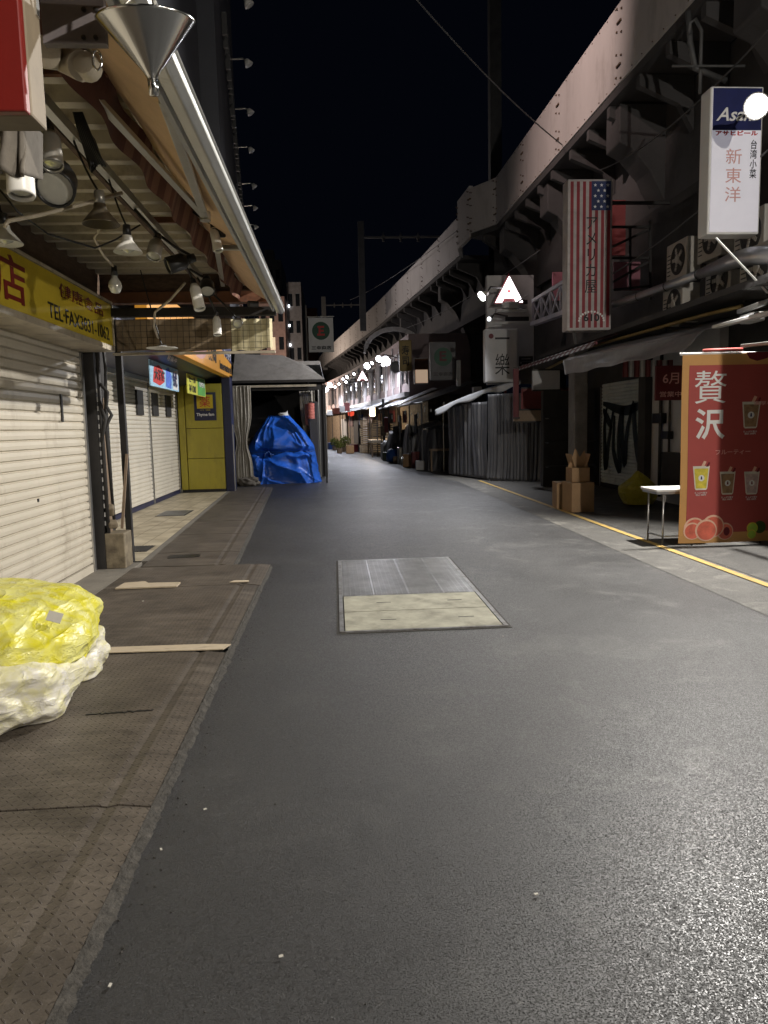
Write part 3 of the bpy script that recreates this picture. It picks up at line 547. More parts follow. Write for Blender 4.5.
# folding arms
for (a, b, c) in [((-.68, 3.35, 2.99), (-.80, 5.05, 2.98), (-1.08, 3.35, 3.13)), ((-.66, 5.9, 2.98), (-.88, 6.05, 3.02), (-1.12, 8.0, 3.1))]:
    mb = MB(); mb.bar(a, b, .045, .035); mb.bar(b, c, .04, .03); mb.lathe([(0, -.03), (.035, -.03), (.035, .03), (0, .03)], b); mb.build('folding_arm', 'alu', r, bevel=.004)
for p in [at(218, 233, Y=5.75), at(253, 304, Y=7.7)]:
    mb = MB(); mb.box(p, (.1, .1, .06), .3, .2); mb.build('arm_joint', 'dark_steel', r, bevel=.01)
# end plate with bolts, near the top left corner
p0 = at(38, -30, Y=2.6); p1 = at(106, 44, Y=2.6)
o = MB().b2(p0.x, p1.x, 2.6, 2.63, p1.z, p0.z).build('end_plate', 'lamp_grey' if 0 else (mat('plate_grey', (.16, .14, .14), .6, .2).name), r)
mb = MB()
for q in ((84, 10), (96, 10), (84, 38), (96, 38)): mb.lathe([(0, 0), (.008, 0), (.008, .006), (0, .008)], at(*q, Y=2.6), (0, -1, 0), 10)
mb.build('bolt', 'black_plastic', o)
mb = MB(); q = at(52, 50, Y=2.75); mb.tube([at(45, 52, Y=2.7), at(60, 56, Y=2.9), at(82, 66, Y=2.75)], .05, 14); mb.tube([at(84, 62, Y=2.7), at(92, 72, Y=2.75)], .04, 12); mb.build('roller_bracket', 'cream_metal', r, smooth=True, bevel=.004)
mb = MB(); c = at(97, 60, Y=2.55); mb.tube([c+Vector((.014*math.cos(t*PI/6), 0, .03*math.sin(t*PI/6))) for t in range(13)], .004, 6); mb.build('hook', 'chrome', r, smooth=True)

# net banner closing the end of the awning
r = thing('end_screen', 'faded brown cloth screen with a square mesh, hung across the awning end', 'screen', (-1.6, 8.72, 2.5))
def scr(u, v): return (-2.46+1.30*u, 8.80+.015*math.sin(u*17), 2.52+.36*v+.012*math.sin(u*8)*(1-v))
MB().grid(scr, 30, 6).build('cloth', 'net_panel', r, solid=.004)
MB().grid(lambda u, v: (-1.16+.47*u, 8.80+.02*math.sin(u*19), 2.50+.37*v+.014*math.sin(u*9)*(1-v)+.03*u*(1-v)), 16, 6).build('lit_end', 'net_lit', r, solid=.004)  # light on the screen's right end, painted as paler cloth
mb = MB()
for i in range(26): mb.b2(-2.45+i*.068, -2.447+i*.068, 8.775, 8.779, 2.53, 2.95)
for i in range(7): mb.b2(-2.46, -.72, 8.779, 8.783, 2.54+i*.066, 2.543+i*.066)
mb.build('square_net', 'shop_dark', r)
mb = MB(); mb.b2(-2.5, -.66, 8.76, 8.8, 2.475, 2.505); mb.build('bottom_rail', 'cream_metal', r, bevel=.004)

# lamps below the awning
G_ = 'unlit lamps under the left awning'
def spot_lamp(p, d, rad, ln, m, label, top=None):
    p = Vector(p); d = Vector(d).normalized(); r = thing('spot_lamp', label, 'lamp', p, G_)
    MB().lathe([(0, -ln*.55), (rad*.6, -ln*.5), (rad*.95, -ln*.3), (rad, ln*.45), (rad*.92, ln*.5), (rad*.85, ln*.42)], p, d, 20).build('housing', m, r, smooth=True)
    MB().lathe([(0, ln*.40), (rad*.5, ln*.41), (rad*.86, ln*.38)], p, d, 20).build('lens', 'lens', r, smooth=True)
    t = Vector(top) if top is not None else Vector((-1.31, p.y, 3.1)); b = p-d*ln*.5
    mb = MB(); mb.lathe([(0, 0), (rad*.55, 0), (rad*.5, rad), (0, rad)], b, -d, 12); mb.tube([b-d*rad, t.lerp(b, .5)+Vector((.02, .02, 0)), t], .011, 7); mb.build('bracket', 'black_plastic', r, smooth=True)
def shade_lamp(p, rad, h, m, label, top=None, bulb=True):
    p = Vector(p); r = thing('shade_lamp', label, 'lamp', p, G_)
    MB().lathe([(rad*.32, h), (rad*.36, h*.75), (rad, 0), (rad*.985, -.004), (rad*.34, h*.72)], p, (0, 0, 1), 28).build('lamp_shade', m, r, smooth=True)
    MB().lathe([(0, h*1.7), (rad*.26, h*1.65), (rad*.3, h), (0, h)], p, (0, 0, 1), 16).build('socket', 'black_plastic' if m != 'bronze_shade' else 'lamp_grey', r, smooth=True)
    if bulb: MB().lathe([(0, -.01), (rad*.45, .01), (rad*.5, h*.3), (rad*.25, h*.75)], p, (0, 0, 1), 16).build('bulb', 'lens', r, smooth=True)
    t = Vector(top) if top is not None else Vector((-1.30, p.y, 3.1))
    MB().tube(catenary(p+Vector((0, 0, h*1.6)), t, .02, 6), .006, 6).build('cord', 'black_cable', r)
def L_(px, py, X=-1.32): return at(px, py, X=X)
spot_lamp(at(51, 150, Y=3.35), (.15, -.35, -.9), .045, .17, 'lamp_grey', 'grey cylinder spotlight pointing down right of the red sign box')
spot_lamp(at(57, 183, Y=3.5), (.1, -.75, -.6), .085, .15, 'black_plastic', 'black spotlight turned to show its round pale lens')
shade_lamp(at(101, 224, Y=4.1), .095, .10, 'bronze_shade', 'bronze bell-shaped lamp shade hanging under the lamp rail', bulb=False)
shade_lamp(at(128, 252, Y=4.7), .085, .095, 'lamp_white', 'white conical lamp shade right of the bronze one')
spot_lamp(at(155, 249, Y=5.3), (-.1, -.5, -.85), .05, .15, 'lamp_grey', 'short grey spotlight right of the white conical shade')
spot_lamp(at(177, 263, Y=5.9), (-.85, -.35, -.35), .065, .16, 'black_plastic', 'black spotlight aimed left with a clear bulb face')
spot_lamp(at(197, 297, Y=6.7), (.22, -.3, -.93), .05, .24, 'lamp_white', 'long white cylinder lamp hanging furthest below the rail')
spot_lamp(at(217, 326, Y=7.6), (.05, -.2, -.98), .042, .19, 'lamp_white', 'smaller white cylinder lamp in front of the brown screen')
spot_lamp(at(207, 287, Y=7.2), (.1, -.6, -.75), .07, .14, 'black_plastic', 'black round spotlight above the long white cylinder lamp')
spot_lamp(at(238, 323, Y=8.1), (0, -.9, -.3), .05, .1, 'lamp_grey', 'square-on grey spotlight near the gutter end')
spot_lamp(at(216, 240, Y=5.7), (.2, -.2, -.95), .035, .18, 'lamp_white', 'slim pale lamp between the rail and the gutter', top=(-1.0, 5.7, 3.2))
spot_lamp(at(20, 172, Y=3.0), (.05, -.15, -1), .05, .19, 'lamp_white', 'bright white cylinder lamp below the grey cloth', top=(-1.3, 3.1, 3.1))
shade_lamp(at(162, 348, Y=8.3), .17, .02, 'lamp_white', 'flat white disc lamp in front of the brown screen', top=(-2.0, 8.2, 3.3), bulb=False)
shade_lamp(at(5, 243, Y=4.6), .10, .10, 'lamp_white', 'white lamp shade cut by the left edge above the signboard', top=(-2.1, 4.7, 3.33))
# bare bulb
p = at(115, 283, Y=5.6); r = thing('bare_bulb', 'bare clear bulb on a drooping cord before the yellow signboard', 'bulb', p)
MB().lathe([(0, -.075), (.03, -.068), (.048, -.03), (.045, 0), (.02, .04), (.018, .05)], p, n=16).build('glass', 'lens', r, smooth=True)
MB().lathe([(0, .12), (.02, .12), (.024, .05), (0, .05)], p, n=12).build('socket', 'black_plastic', r, smooth=True)
MB().tube([p+Vector((0, 0, .11)), at(103, 255, Y=5.4), at(94, 238, Y=5.2), at(100, 228, Y=5.0), at(118, 218, Y=5.2)], .008, 7).build('cord', 'cream_metal', r, smooth=True)
# cables
def cable(pts, r_, m, label, name='cable', cat='cable', group=None): return MB().tube(pts, r_, 6).build(name, m, smooth=True, label=label, category=cat, group=group)
cable([at(0, 190, Y=4.2), at(18, 212, Y=4.2), at(48, 234, Y=4.4), at(95, 248, Y=4.7), at(115, 240, Y=5), at(140, 225, Y=5.1)], .006, 'black_cable', 'thin black cable sagging across the ribbed awning ceiling')
mb = MB()
for k in range(7):
    a = at(74+k*1.2, 112, Y=3.6); mb.tube([a, at(80+k*3, 135+k*3, Y=3.65), at(90+k*2.5, 160+k, Y=3.7), at(92+k*1.5, 172-k*2, Y=3.7), at(82+k*2, 140, Y=3.75), at(76, 115, Y=3.7)], .007, 5)
mb.build('cable_bundle', 'black_cable', smooth=True, label='tangled bundle of black cables tied to the lamp rail', category='cable')
cable([at(5, 226, Y=3.9), at(8, 221, Y=3.95), at(40, 215, Y=4.1), at(80, 205, Y=4.3), at(122, 193, Y=4.5)], .011, 'cream_metal', 'bent cream metal rod under the awning ceiling', 'rod', 'rod')
cable([at(185, 283, Y=7.2), at(170, 300, Y=7.4), at(155, 312, Y=7.7), at(154, 326, Y=8.0), at(158, 338, Y=8.2)], .012, 'cream_metal', 'curved cream lamp arm hanging before the brown screen', 'rod', 'rod')
# polished funnel shade
p = at(146, 22, Y=2.15); r = thing('funnel_shade', 'polished metal funnel hanging spout-down beside the silver gutter', 'funnel', p)
ax = Vector((-.02, -.22, 1)); R0 = .125
MB().lathe([(.012, -.17), (.013, -.135), (.022, -.118), (R0, 0), (R0+.004, .004), (R0, .008), (R0-.004, .002), (.02, -.112)], p, ax, 48).build('cone', 'chrome', r, smooth=True)
MB().lathe([(.0, -.175), (.013, -.175), (.014, -.13), (.012, -.13)], p, ax, 16).build('spout', 'chrome', r, smooth=True)
mb = MB(); mb.tube([p+Vector((.02, .05, .03)), p+Vector((.0, .1, .12)), p+Vector((.02, .12, .4))], .006, 6); mb.tube([p+Vector((-.1, 0, 0)), p+Vector((-.03, .05, .1)), p+Vector((0, .1, .12))], .004, 6); mb.build('hanger', 'lamp_grey', r, smooth=True)
# red sign box, grey cloth
a = at(27, 113, Y=1.9); r = thing('sign_box', 'red sign box with cream side hanging in the top left corner', 'sign box', (a.x-.2, 2.0, a.z))
MB().b2(a.x-.6, a.x, 1.93, 2.03, a.z+.006, a.z+.8).build('body', 'card_cream', r, bevel=.006)
MB().b2(a.x-.6, a.x-.001, 1.90, 1.928, a.z+.004, a.z+.8).build('red_face', 'red_box', r, bevel=.004)
MB().b2(a.x-.0, a.x+.004, 2.00, 2.02, a.z+.27, a.z+.33).build('clip', 'chrome', r)
p = at(-2, 115, Y=2.35); q = at(27, 176, Y=2.35)
mb = MB(); mb.grid(lambda u, v: (p.x+(q.x-p.x)*u, 2.33+.03*math.sin(u*7+v*3), p.z+(q.z-p.z)*v+.02*ns(u*3, v*3)), 14, 14)
mb.grid(lambda u, v: (q.x-.0-.01*v, 2.33+.16*u, p.z+(q.z-p.z)*v*(1-.2*u)), 4, 14)
mb.build('grey_cloth', 'grey_cloth', smooth=True, solid=.01, label='folded grey cloth hanging below the red sign box', category='cloth')

# rubbish
def blob(c, rad, amp, fr, seed, flatz=0., n=5, drape=0):
    me = bpy.data.meshes.new('x'); import bmesh; bm = bmesh.new(); bmesh.ops.create_icosphere(bm, subdivisions=n, radius=1)
    vs = []
    for v in bm.verts:
        d = v.co.normalized(); q = Vector((d.x*fr+seed, d.y*fr, d.z*fr))
        k = 1+amp*noise.noise(q)+amp*.16*(1-2*abs(noise.noise(q*2.0)))+amp*.05*(1-2*abs(noise.noise(q*4.6)))+amp*.02*(1-2*abs(noise.noise(q*9+Vector((3, 1, 2)))))
        e = .80
        w = Vector([math.copysign(abs(d[i])**e, d[i])*rad[i] for i in range(3)])*k
        z = w.z
        if z < -rad[2]*.80: z = -rad[2]*.80-(0.12*(w.z+rad[2]*.8))*0
        vs.append((c[0]+w.x, c[1]+w.y, max(c[2]+z, flatz+.002+.004*abs(noise.noise(q*9)))))
    bm.verts.index_update(); fs = [tuple(v.index for v in f.verts) for f in bm.faces]; bm.free(); bpy.data.meshes.remove(me)
    return MB().add(vs, fs)
GR = 'rubbish heap on the left pavement'
o = blob((-2.08, 4.12, .23), (.56, .50, .25), .16, 2.1, 3, .055, 6).build('rubbish_bag', 'bag_white', smooth=True, label='bulging white rubbish bag under the yellow net, nearest the viewer', category='rubbish bag', group=GR)
blob((-1.80, 4.80, .17), (.25, .3, .17), .2, 2.3, 11, .055, 5).build('rubbish_bag', 'bag_white', smooth=True, label='smaller white rubbish bag poking out right of the yellow net', category='rubbish bag', group=GR)
blob((-2.45, 4.7, .35), (.5, .5, .32), .2, 2, 21, .055, 5).build('rubbish_bag', 'bag_white', smooth=True, label='white rubbish bag hidden at the back of the heap against the shutter', category='rubbish bag', group=GR)
r = thing('yellow_net', 'crumpled bright yellow plastic net thrown over the rubbish bags', 'net', (-2.1, 4.55, .2))
mbn = blob((-2.13, 4.5, .42), (.60, .68, .25), .20, 1.7, 7, .2, 6)
nv = []
for x, y, z in mbn.v:
    if z < .37: z = .37-(.37-z)*(.5+.35*ns(x*3, y*3, 5)); 
    nv.append((x, y, z))
mbn.v = nv; mbn.build('net_cloth', 'net_yellow', r, smooth=True)
mb = MB()
pth = [Vector((-2.13+.57*math.cos(t)*1.0, 4.46+.64*math.sin(t), .28+.05*math.sin(t*3)+.05*ns(t*2, 9))) for t in [-2.6+i*.14 for i in range(26)]]
for k in range(3): mb.tube([p+Vector((.02*ns(i*1.1, k*5), .02*ns(i*1.7, k*3+1), .025*ns(i*1.3, k*7+2))) for i, p in enumerate(pth)], [.026+.016*ns(i*1.9, k) for i in range(len(pth))], 8)
mb.build('gathered_hem', 'net_yellow', r, smooth=True)
c = at(56, 616, Y=4.0)
o = MB().box(c+Vector((0, -.02, 0)), (.075, .006, .055), .15, -.5, .35).build('tag', 'litter', r)
# ------------------------------------------------------------------ left: second shop (drugstore), yellow wall
X2 = -3.97
shutter(9.3, 16.2, X2, .05, 2.62, .085, 'white ribbed roller shutter leaf behind the pillar', 'shutter_far', bottom='navy')
shutter(16.3, 19.0, X2, .05, 2.62, .085, 'white ribbed roller shutter leaf next to the yellow wall', 'shutter_far', bottom='navy')
r = thing('drugstore_building', 'dark upper front of the drugstore above the white shutters', 'building', (-5.5, 14, 0))
MB().b2(-9, X2-.06, 9.02, 19.05, 0, 4.1).build('wall', 'shop_dark', r)
MB().b2(X2-.05, X2+.12, 9.05, 19.0, 2.64, 3.2).build('shutter_housing', 'white_dim', r)
mb = MB(); mb.prism([(-3.84, 2.72), (-2.68, 3.0), (-2.68, 3.04), (-3.84, 3.2)], (0, 9.05, 0), (1, 0, 0), (0, 0, 1), (0, 10, 0)); f_ = mb.build('eaves', 'navy', r)
for yy in (15.2, 16.5, 17.8): MB().b2(X2+.013, X2+.05, yy, yy+.5, 1.95, 2.45).build('notice', 'shop_dark', r)
r = thing('yellow_wall', 'glossy yellow panelled wall end facing down the street by the shutters', 'wall', (-3.4, 19.2, 0))
for z0, z1 in ((.12, .90), (.91, 1.66), (1.67, 2.78)): MB().b2(-3.75, -2.83, 19.1, 19.3, z0, z1).build('panel', 'wall_yellow', r, bevel=.008)
MB().b2(-3.92, -3.76, 19.05, 19.3, .12, 2.78).build('side_panel', 'wall_yellow', r, bevel=.008)
MB().b2(-3.92, -2.83, 19.12, 19.3, .0, .115).build('plinth', 'shop_dark', r)
r = thing('drugstore_poster', 'navy poster with the red medicine character on the yellow wall', 'poster', (-3.26, 19.08, 1.85))
MB().b2(-3.52, -2.98, 19.065, 19.095, 1.86, 2.56).build('board', 'navy', r, bevel=.004)
flat((-3.25, 19.065, 2.33), FRONT, rect(-.2, .2, -.17, .17), 'sign_yellow', r, 'yellow_square')
text('薬', (-3.25, 19.065, 2.33), FRONT, .27, .27, 'ink_brightred', r, off=.0, lift=.008)
text('Thyme fam', (-3.25, 19.065, 2.0), FRONT, .44, .1, 'ink_white', r, off=.03)
text('くすり・化粧品', (-3.25, 19.065, 2.12), FRONT, .26, .03, 'sign_yellow', r)
r = thing('street_signboard', 'orange yellow drugstore signboard angled over the pavement', 'signboard', (-2.6, 17.5, 2.9))
MB().b2(-2.8, -2.62, 11, 19.6, 2.93, 3.75).build('box', 'orange_sign', r, bevel=.01)
flat((-2.62, 18.9, 3.5), EAST, [(-1.9, .24), (.69, .24), (.69, -.22), (-.3, -.12)], 'ink_navy', r, 'navy_corner', lift=.006)
text('ドラッグ', (-2.62, 18.95, 3.45), EAST, 1.2, .22, 'ink_white', r, lift=.010, off=.02)
text('Internaturel', (-2.62, 18.55, 3.12), EAST, 1.9, .2, 'ink_black', r, off=.02, lift=.008)
text('薬局', (-2.62, 16.6, 3.35), EAST, 1.1, .5, 'ink_black', r, off=.03)
flat((-2.62, 15.0, 3.3), EAST, circ(0, 0, .9, .28), 'ink_palered', r, 'pale_disc')
text('お客様\n募集中', (-2.9, 13.9, 2.955), ((0, 1, 0), (.3, 0, .954)), .8, .2, 'ink_white', r)
r = thing('hanging_poster', 'red, white and blue poster hung before the white shutter', 'poster', (-3.2, 14.5, 2.4))
y0, y1, z0, z1 = 13.35, 15.7, 2.41, 2.86
MB().b2(-3.21, -3.19, y0, y1, z0, z1).build('sheet', 'sky_poster', r)
O = (-3.19, (y0+y1)/2, (z0+z1)/2)
flat(O, EAST, [(-1.0, -.15), (-.5, -.19), (-.1, -.1), (-.15, .1), (-.5, .18), (-.9, .12)], 'ink_brightred', r, 'red_splash')
flat(O, EAST, [(.0, -.19), (.45, -.2), (.55, .05), (.3, .2), (.05, .15)], 'blue_poster', r, 'blue_splash')
flat(O, EAST, [(.62, -.2), (1.1, -.2), (1.12, .2), (.7, .15)], 'ink_white', r, 'white_patch')
text('大特価', (O[0], O[1]-.5, O[2]), EAST, .8, .2, 'ink_black', r, off=.04, lift=.01)
text('免税', (O[0], O[1]+.8, O[2]), EAST, .4, .3, 'ink_navy', r, off=.03, lift=.01)
r = thing('hanging_poster', 'yellow and green poster hung by the yellow wall', 'poster', (-3.2, 17.8, 2.4))
MB().b2(-3.21, -3.19, 16.65, 18.9, 2.43, 2.86).build('sheet', 'lemon_poster', r)
flat((-3.19, 18.35, 2.645), EAST, rect(-.5, .5, -.2, .2), 'green_poster', r, 'green_half')
text('セール', (-3.19, 17.2, 2.75), EAST, .8, .13, 'ink_black', r, off=.04); text('¥100', (-3.19, 17.2, 2.55), EAST, .8, .16, 'ink_black', r, off=.03); text('OPEN', (-3.19, 18.35, 2.7), EAST, .7, .12, 'ink_white', r, off=.03, lift=.01)
r = thing('navy_post', 'dark navy corner post right of the yellow wall', 'post', (-2.7, 19.3, 0)); MB().b2(-2.825, -2.62, 19.15, 19.6, 0, 3.0).build('post', 'navy', r, bevel=.01); MB().b2(-2.615, -2.59, 19.2, 19.24, .05, 1.75).build('edge_strip', 'alu', r)

# ------------------------------------------------------------------ left: open shed with the tarpaulin
r = thing('market_shed', 'open-fronted market shed with a grey sloping canopy behind the blue tarpaulin', 'shed', (-1.8, 26, 0))
mb = MB(); mb.b2(-5, -.45, 30.8, 31, 0, 3.6); mb.b2(-5, -4.8, 21.5, 30.8, 0, 3.6); mb.build('back_wall', 'shop_dark', r)
MB().b2(-.5, -.36, 24.8, 31, 0, 3.0).build('side_wall', 'concrete_dark', r)
mb = MB(); mb.add([(-2.9, 21.7, 3.0), (-.25, 21.7, 3.0), (-.75, 22.6, 3.45), (-2.9, 22.6, 3.84), (-1.5, 22.6, 3.78)], [(0, 1, 2, 4, 3)]); mb.b2(-5, -.4, 22.6, 31, 3.5, 3.6); mb.build('canopy', 'shed_canopy', r, solid=.02)
mb = MB(); mb.b2(-2.95, -.25, 21.66, 21.74, 2.93, 3.0); mb.b2(-2.95, -.22, 21.9, 22.0, 2.72, 2.86); mb.build('front_beam', 'dark_steel', r)
MB().b2(-2.85, -.5, 21.60, 21.65, 2.80, 2.86).build('curtain_rail', 'cream_metal', r)
for x in (-.30, -.52): MB().tube([(x, 24.7, 0), (x, 24.7, 2.95)], .03, 8).build('post', 'lamp_grey', r)
MB().bar((-.28, 21.9, .0), (-.28, 21.9, 2.9), .05).build('post', 'dark_steel', r)
mb = MB(); mb.b2(-.75, -.52, 22.5, 24.6, .02, 2.4); mb.build('side_shelf', 'concrete_dark', r)
MB().box((-2.5, 23.9, 1.2), (.9, .9, .06), 0, .5, -.4).build('plank', 'plywood', r)
def curtain(path, z0, z1, folds, amp, pinch, label, m, name='curtain', cat='curtain', hem=0, flare=.0, n=160, group=None):
    pth = [Vector((p[0], p[1], 0)) for p in path]; ln = [0]
    for a, b in zip(pth, pth[1:]): ln.append(ln[-1]+(b-a).length)
    def along(t):
        d = t*ln[-1]
        for i in range(len(pth)-1):
            if d <= ln[i+1] or i == len(pth)-2:
                k = (d-ln[i])/(ln[i+1]-ln[i]); dr = (pth[i+1]-pth[i]).normalized(); return pth[i].lerp(pth[i+1], k), Vector((dr.y, -dr.x, 0))
    mid, _ = along(.5)
    def fn(u, v):
        p, nn = along(u); z = z0+(z1-z0)*v
        k = 1-pinch*math.exp(-((v-.42)/.16)**2)-pinch*.25*max(0, .42-v)
        q = mid+(p-mid)*k
        ph = u*folds*2*PI+4.5*ns(u*6, v*.5, 3)+1.5*ns(u*15, v*.8, 5)
        w = amp*(.7+.9*ns(u*8, v*.7, 21))*(math.sin(ph)+.45*math.sin(ph*2.3+v*2)+.6*ns(u*folds, v*3, 9))*(1+flare*(1-v))
        q = q+nn*(w+(.25*flare*(1-v)**6 if hem else 0))
        return (q.x, q.y, z+(.02*ns(u*20, v) if v < .02 else 0))
    return MB().grid(fn, n, 26).build(name, m, smooth=True, label=label, category=cat, group=group, solid=.004)
curtain([(-2.95, 21.35), (-2.36, 21.45)], .12, 2.84, 6, .05, .5, 'clear vinyl curtain tied at the waist, left of the blue tarpaulin', 'curtain_clear', 'vinyl_curtain')
curtain([(-1.05, 23.3), (-.6, 23.0)], .6, 2.75, 5, .04, .35, 'pale vinyl curtain gathered behind the lantern', 'curtain_clear', 'vinyl_curtain')
mb = blob((-2.55, 21.5, .1), (.3, .22, .16), .3, 3, 4, 0, 4); mb.build('curtain_weight', 'grey_cloth', smooth=True, label='crumpled grey cloth weight at the foot of the tied curtain', category='cloth')
# tarpaulin
def lerp_t(T, z):
    for (a, *va), (b, *vb) in zip(T, T[1:]):
        if z <= b: k = (z-a)/(b-a); return [p+(q-p)*k for p, q in zip(va, vb)]
    return list(T[-1][1:])
TT = [(0, -2.60, -.48, .62), (.35, -2.60, -.55, .62), (.9, -2.60, -.62, .60), (1.12, -2.58, -.66, .58), (1.5, -2.36, -.93, .44), (1.9, -2.06, -1.28, .26), (2.0, -1.98, -1.36, .16)]
def tf(u, v):
    z = 2.0*v; xl, xr, dp = lerp_t(TT, min(z, 1.999)); cx = (xl+xr)/2; hw = (xr-xl)/2
    t = 2*PI*u; c, s_ = math.cos(t), math.sin(t); e = .62
    x = math.copysign(abs(c)**e, c); y = math.copysign(abs(s_)**e, s_)
    front = max(0, -s_)
    ang = math.atan2(z-.92, c*1.1+.35); d1 = math.hypot(c+.35, (z-.92)*.9)
    rg = lambda q, p: (1-abs(math.sin(q)))**p
    w1 = ang*3.6+1.3*ns(c*1.6, z*1.3, 1)
    fold = .085*rg(w1, 2.2)*min(1, d1*1.5)*front*(1 if z < .93 else .5)
    if z > .93: fold += .075*rg(c*5.2+1.1*ns(c*2, z*1.5, 6)+.4*z, 2.0)*min(1, (z-.9)*2.5)*(2.15-z)
    else: fold += .03*rg(t*7+1.5*ns(c*2, z*2, 8), 2.5)*(.95-z)
    fold += .03*rg(c*3.1+z*6.5+2*ns(c*2.2, z*2.2, 3), 3)
    fold += .02*(1-2*abs(ns(c*4, z*4, 14)))
    cin = -.10*math.exp(-((z-.93)/.07)**2)*(.5+front)
    pull = -.28*math.exp(-(d1/.22)**2)*front
    k = 1+(fold*.6+cin*.45)/1.0
    k2 = 1+(fold*1.6+cin+pull)/.6
    return (cx+hw*x*k, 22.6+dp*y*k2, z+.02*ns(c*4, s_*4, z))
r = thing('covered_stall', 'stall wrapped in a bright blue tarpaulin in front of the open shed', 'covered stall', (-1.55, 22.6, 0))
mb = MB(); mb.grid(tf, 260, 90, True); top = len(mb.v)-260; mb.add([(-1.67, 22.6, 2.0)], []); mb.f += [(top+i, top+(i+1) % 260, len(mb.v)-1) for i in range(260)]; mb.m += [0]*260
mb.build('tarpaulin', 'blue_tarp', r, smooth=True)
mb = MB(); mb.tube([(tf(i/80, .465)[0]*1.0, tf(i/80, .465)[1]+(-.02 if i > 40 else .02), .93+.012*math.sin(i*.5)) for i in range(81)], .012, 6)
for k in range(5): mb.tube([(-2.02+.02*k, 21.93, .93), (-2.06+.05*k, 21.86, .9+.06*math.sin(k)), (-2.1+.07*k, 21.88, .76+.1*(k % 3))], .02, 6)
mb.build('cord', 'blue_cloth', r, smooth=True)
mb = MB(); mb.lathe([(0, .2), (.05, .12), (.2, .02), (.22, -.03)], (-1.5, 22.65, 1.97), (.5, 0, 1), 16); mb.build('cover_tip', 'white_paint', r)
# lantern
p = at(311, 411, Y=22.0); r = thing('paper_lantern', 'pink cylindrical paper lantern hanging at the shed corner', 'lantern', p)
pr_ = [(.03, -.24)]+[(.105+.008*math.cos(i*PI), -.22+i*.022) for i in range(21)]+[(.03, .24)]
MB().lathe(pr_, p, n=24).build('paper', 'pink_paper', r)
MB().lathe([(0, .29), (.045, .28), (.045, .24), (0, .24)], p, n=12).build('cap', 'black_plastic', r); MB().tube([p+Vector((0, 0, .28)), (p.x, p.y, 2.8)], .006, 5).build('cord', 'black_cable', r)
MB().box(p+Vector((-.14, .1, -.1)), (.08, .03, .62)).build('hanging_board', 'maroon', None, label='narrow dark red board behind the pink lantern', category='board')

# white hanging sign with green ring
a = at(308, 318, Y=30); b = at(334, 352, Y=30); cx, cz = (a.x+b.x)/2, (a.z+b.z)/2
r = thing('street_sign', 'white square sign with a red mark in a green disc, hung on a pole', 'sign', (cx, 30, b.z))
MB().b2(a.x, b.x, 29.97, 30.03, b.z, a.z).build('panel', 'white_paint', r, bevel=.01)
O = (cx, 29.97, cz+.12)
flat(O, FRONT, circ(0, .04, .35), 'ink_green', r, 'green_disc')
flat(O, FRONT, [(-.15, -.15), (.15, -.15), (.15, -.07), (-.02, -.07), (-.02, .0), (.11, .0), (.11, .08), (-.02, .08), (-.02, .15), (.13, .15), (.13, .23), (-.13, .23), (-.13, .15), (-.09, .15), (-.09, -.07), (-.15, -.07)], 'ink_brightred', r, 'red_mark', lift=.012)
text('三幸商店', (cx, 29.97, b.z+.17), FRONT, .78, .15, 'ink_black', r, off=.03)
MB().tube([(a.x-.08, 30.05, 2.5), (a.x-.08, 30.05, a.z+.5)], .035, 8).build('pole', 'lamp_grey', r)
MB().bar((a.x-.1, 30.05, a.z+.04), (b.x+.05, 30.05, a.z+.06), .03).build('bracket', 'lamp_grey', r)

# ------------------------------------------------------------------ left tall building with arm lamps
arms = [(at(px, py, Z=12)) for px, py in ((248, 3), (248, 63), (250, 112), (251, 150), (254, 186), (255, 208), (256, 227))]
r = thing('tall_building', 'tall dark building on the left with vertical coloured sign panels', 'building', (-6, 26, 0))
def lx(y): return -1.95-(y-19.6)*.095
mb = MB(); mb.prism([(lx(8.8)-1.0, 14.2), (lx(42)-.75, 42), (-14, 42), (-14, 14.2)], (0, 0, 4.2), (1, 0, 0), (0, 1, 0), (0, 0, 22)); mb.build('walls', 'facade_dark', r)
def lpanel(y0, y1, z0, z1, m, name):
    X0, X1 = lx(y0)-.62, lx(y1)-.62; MB().prism([(X0, y0), (X1, y1), (X1-.15, y1), (X0-.15, y0)], (0, 0, z0), (1, 0, 0), (0, 1, 0), (0, 0, z1-z0)).build(name, m, r)
lpanel(14.6, 17.1, 5.6, 15, 'facade_pale', 'sign_panel'); lpanel(17.1, 17.6, 5.6, 15, 'facade_yellow', 'sign_panel'); lpanel(14.9, 15.4, 11.5, 15, 'facade_maroon', 'sign_panel')
lpanel(17.9, 18.4, 6, 15, 'facade_pale', 'sign_panel'); lpanel(18.6, 21, 6, 14, 'ac_dark', 'sign_panel')
for k in range(7):
    lpanel(21.5+k*2.8, 23.3+k*2.8, 5.8, 7.2, 'glass_dark', 'window'); lpanel(21.5+k*2.8, 23.3+k*2.8, 8.6, 10, 'glass_dark', 'window')
for k in range(40): MB().box((lx(19+k*.55)-.45, 19+k*.55, 11.2+.25*ns(k*.7, 2)), (.12, .08, .5+.25*ns(k, 3))).build('bracket', 'pole_grey', r)
ord_ = ['nearest and highest in the picture', 'second from the top', 'third from the top', 'fourth from the top', 'fifth from the top', 'sixth from the top', 'lowest and farthest']
proto = None
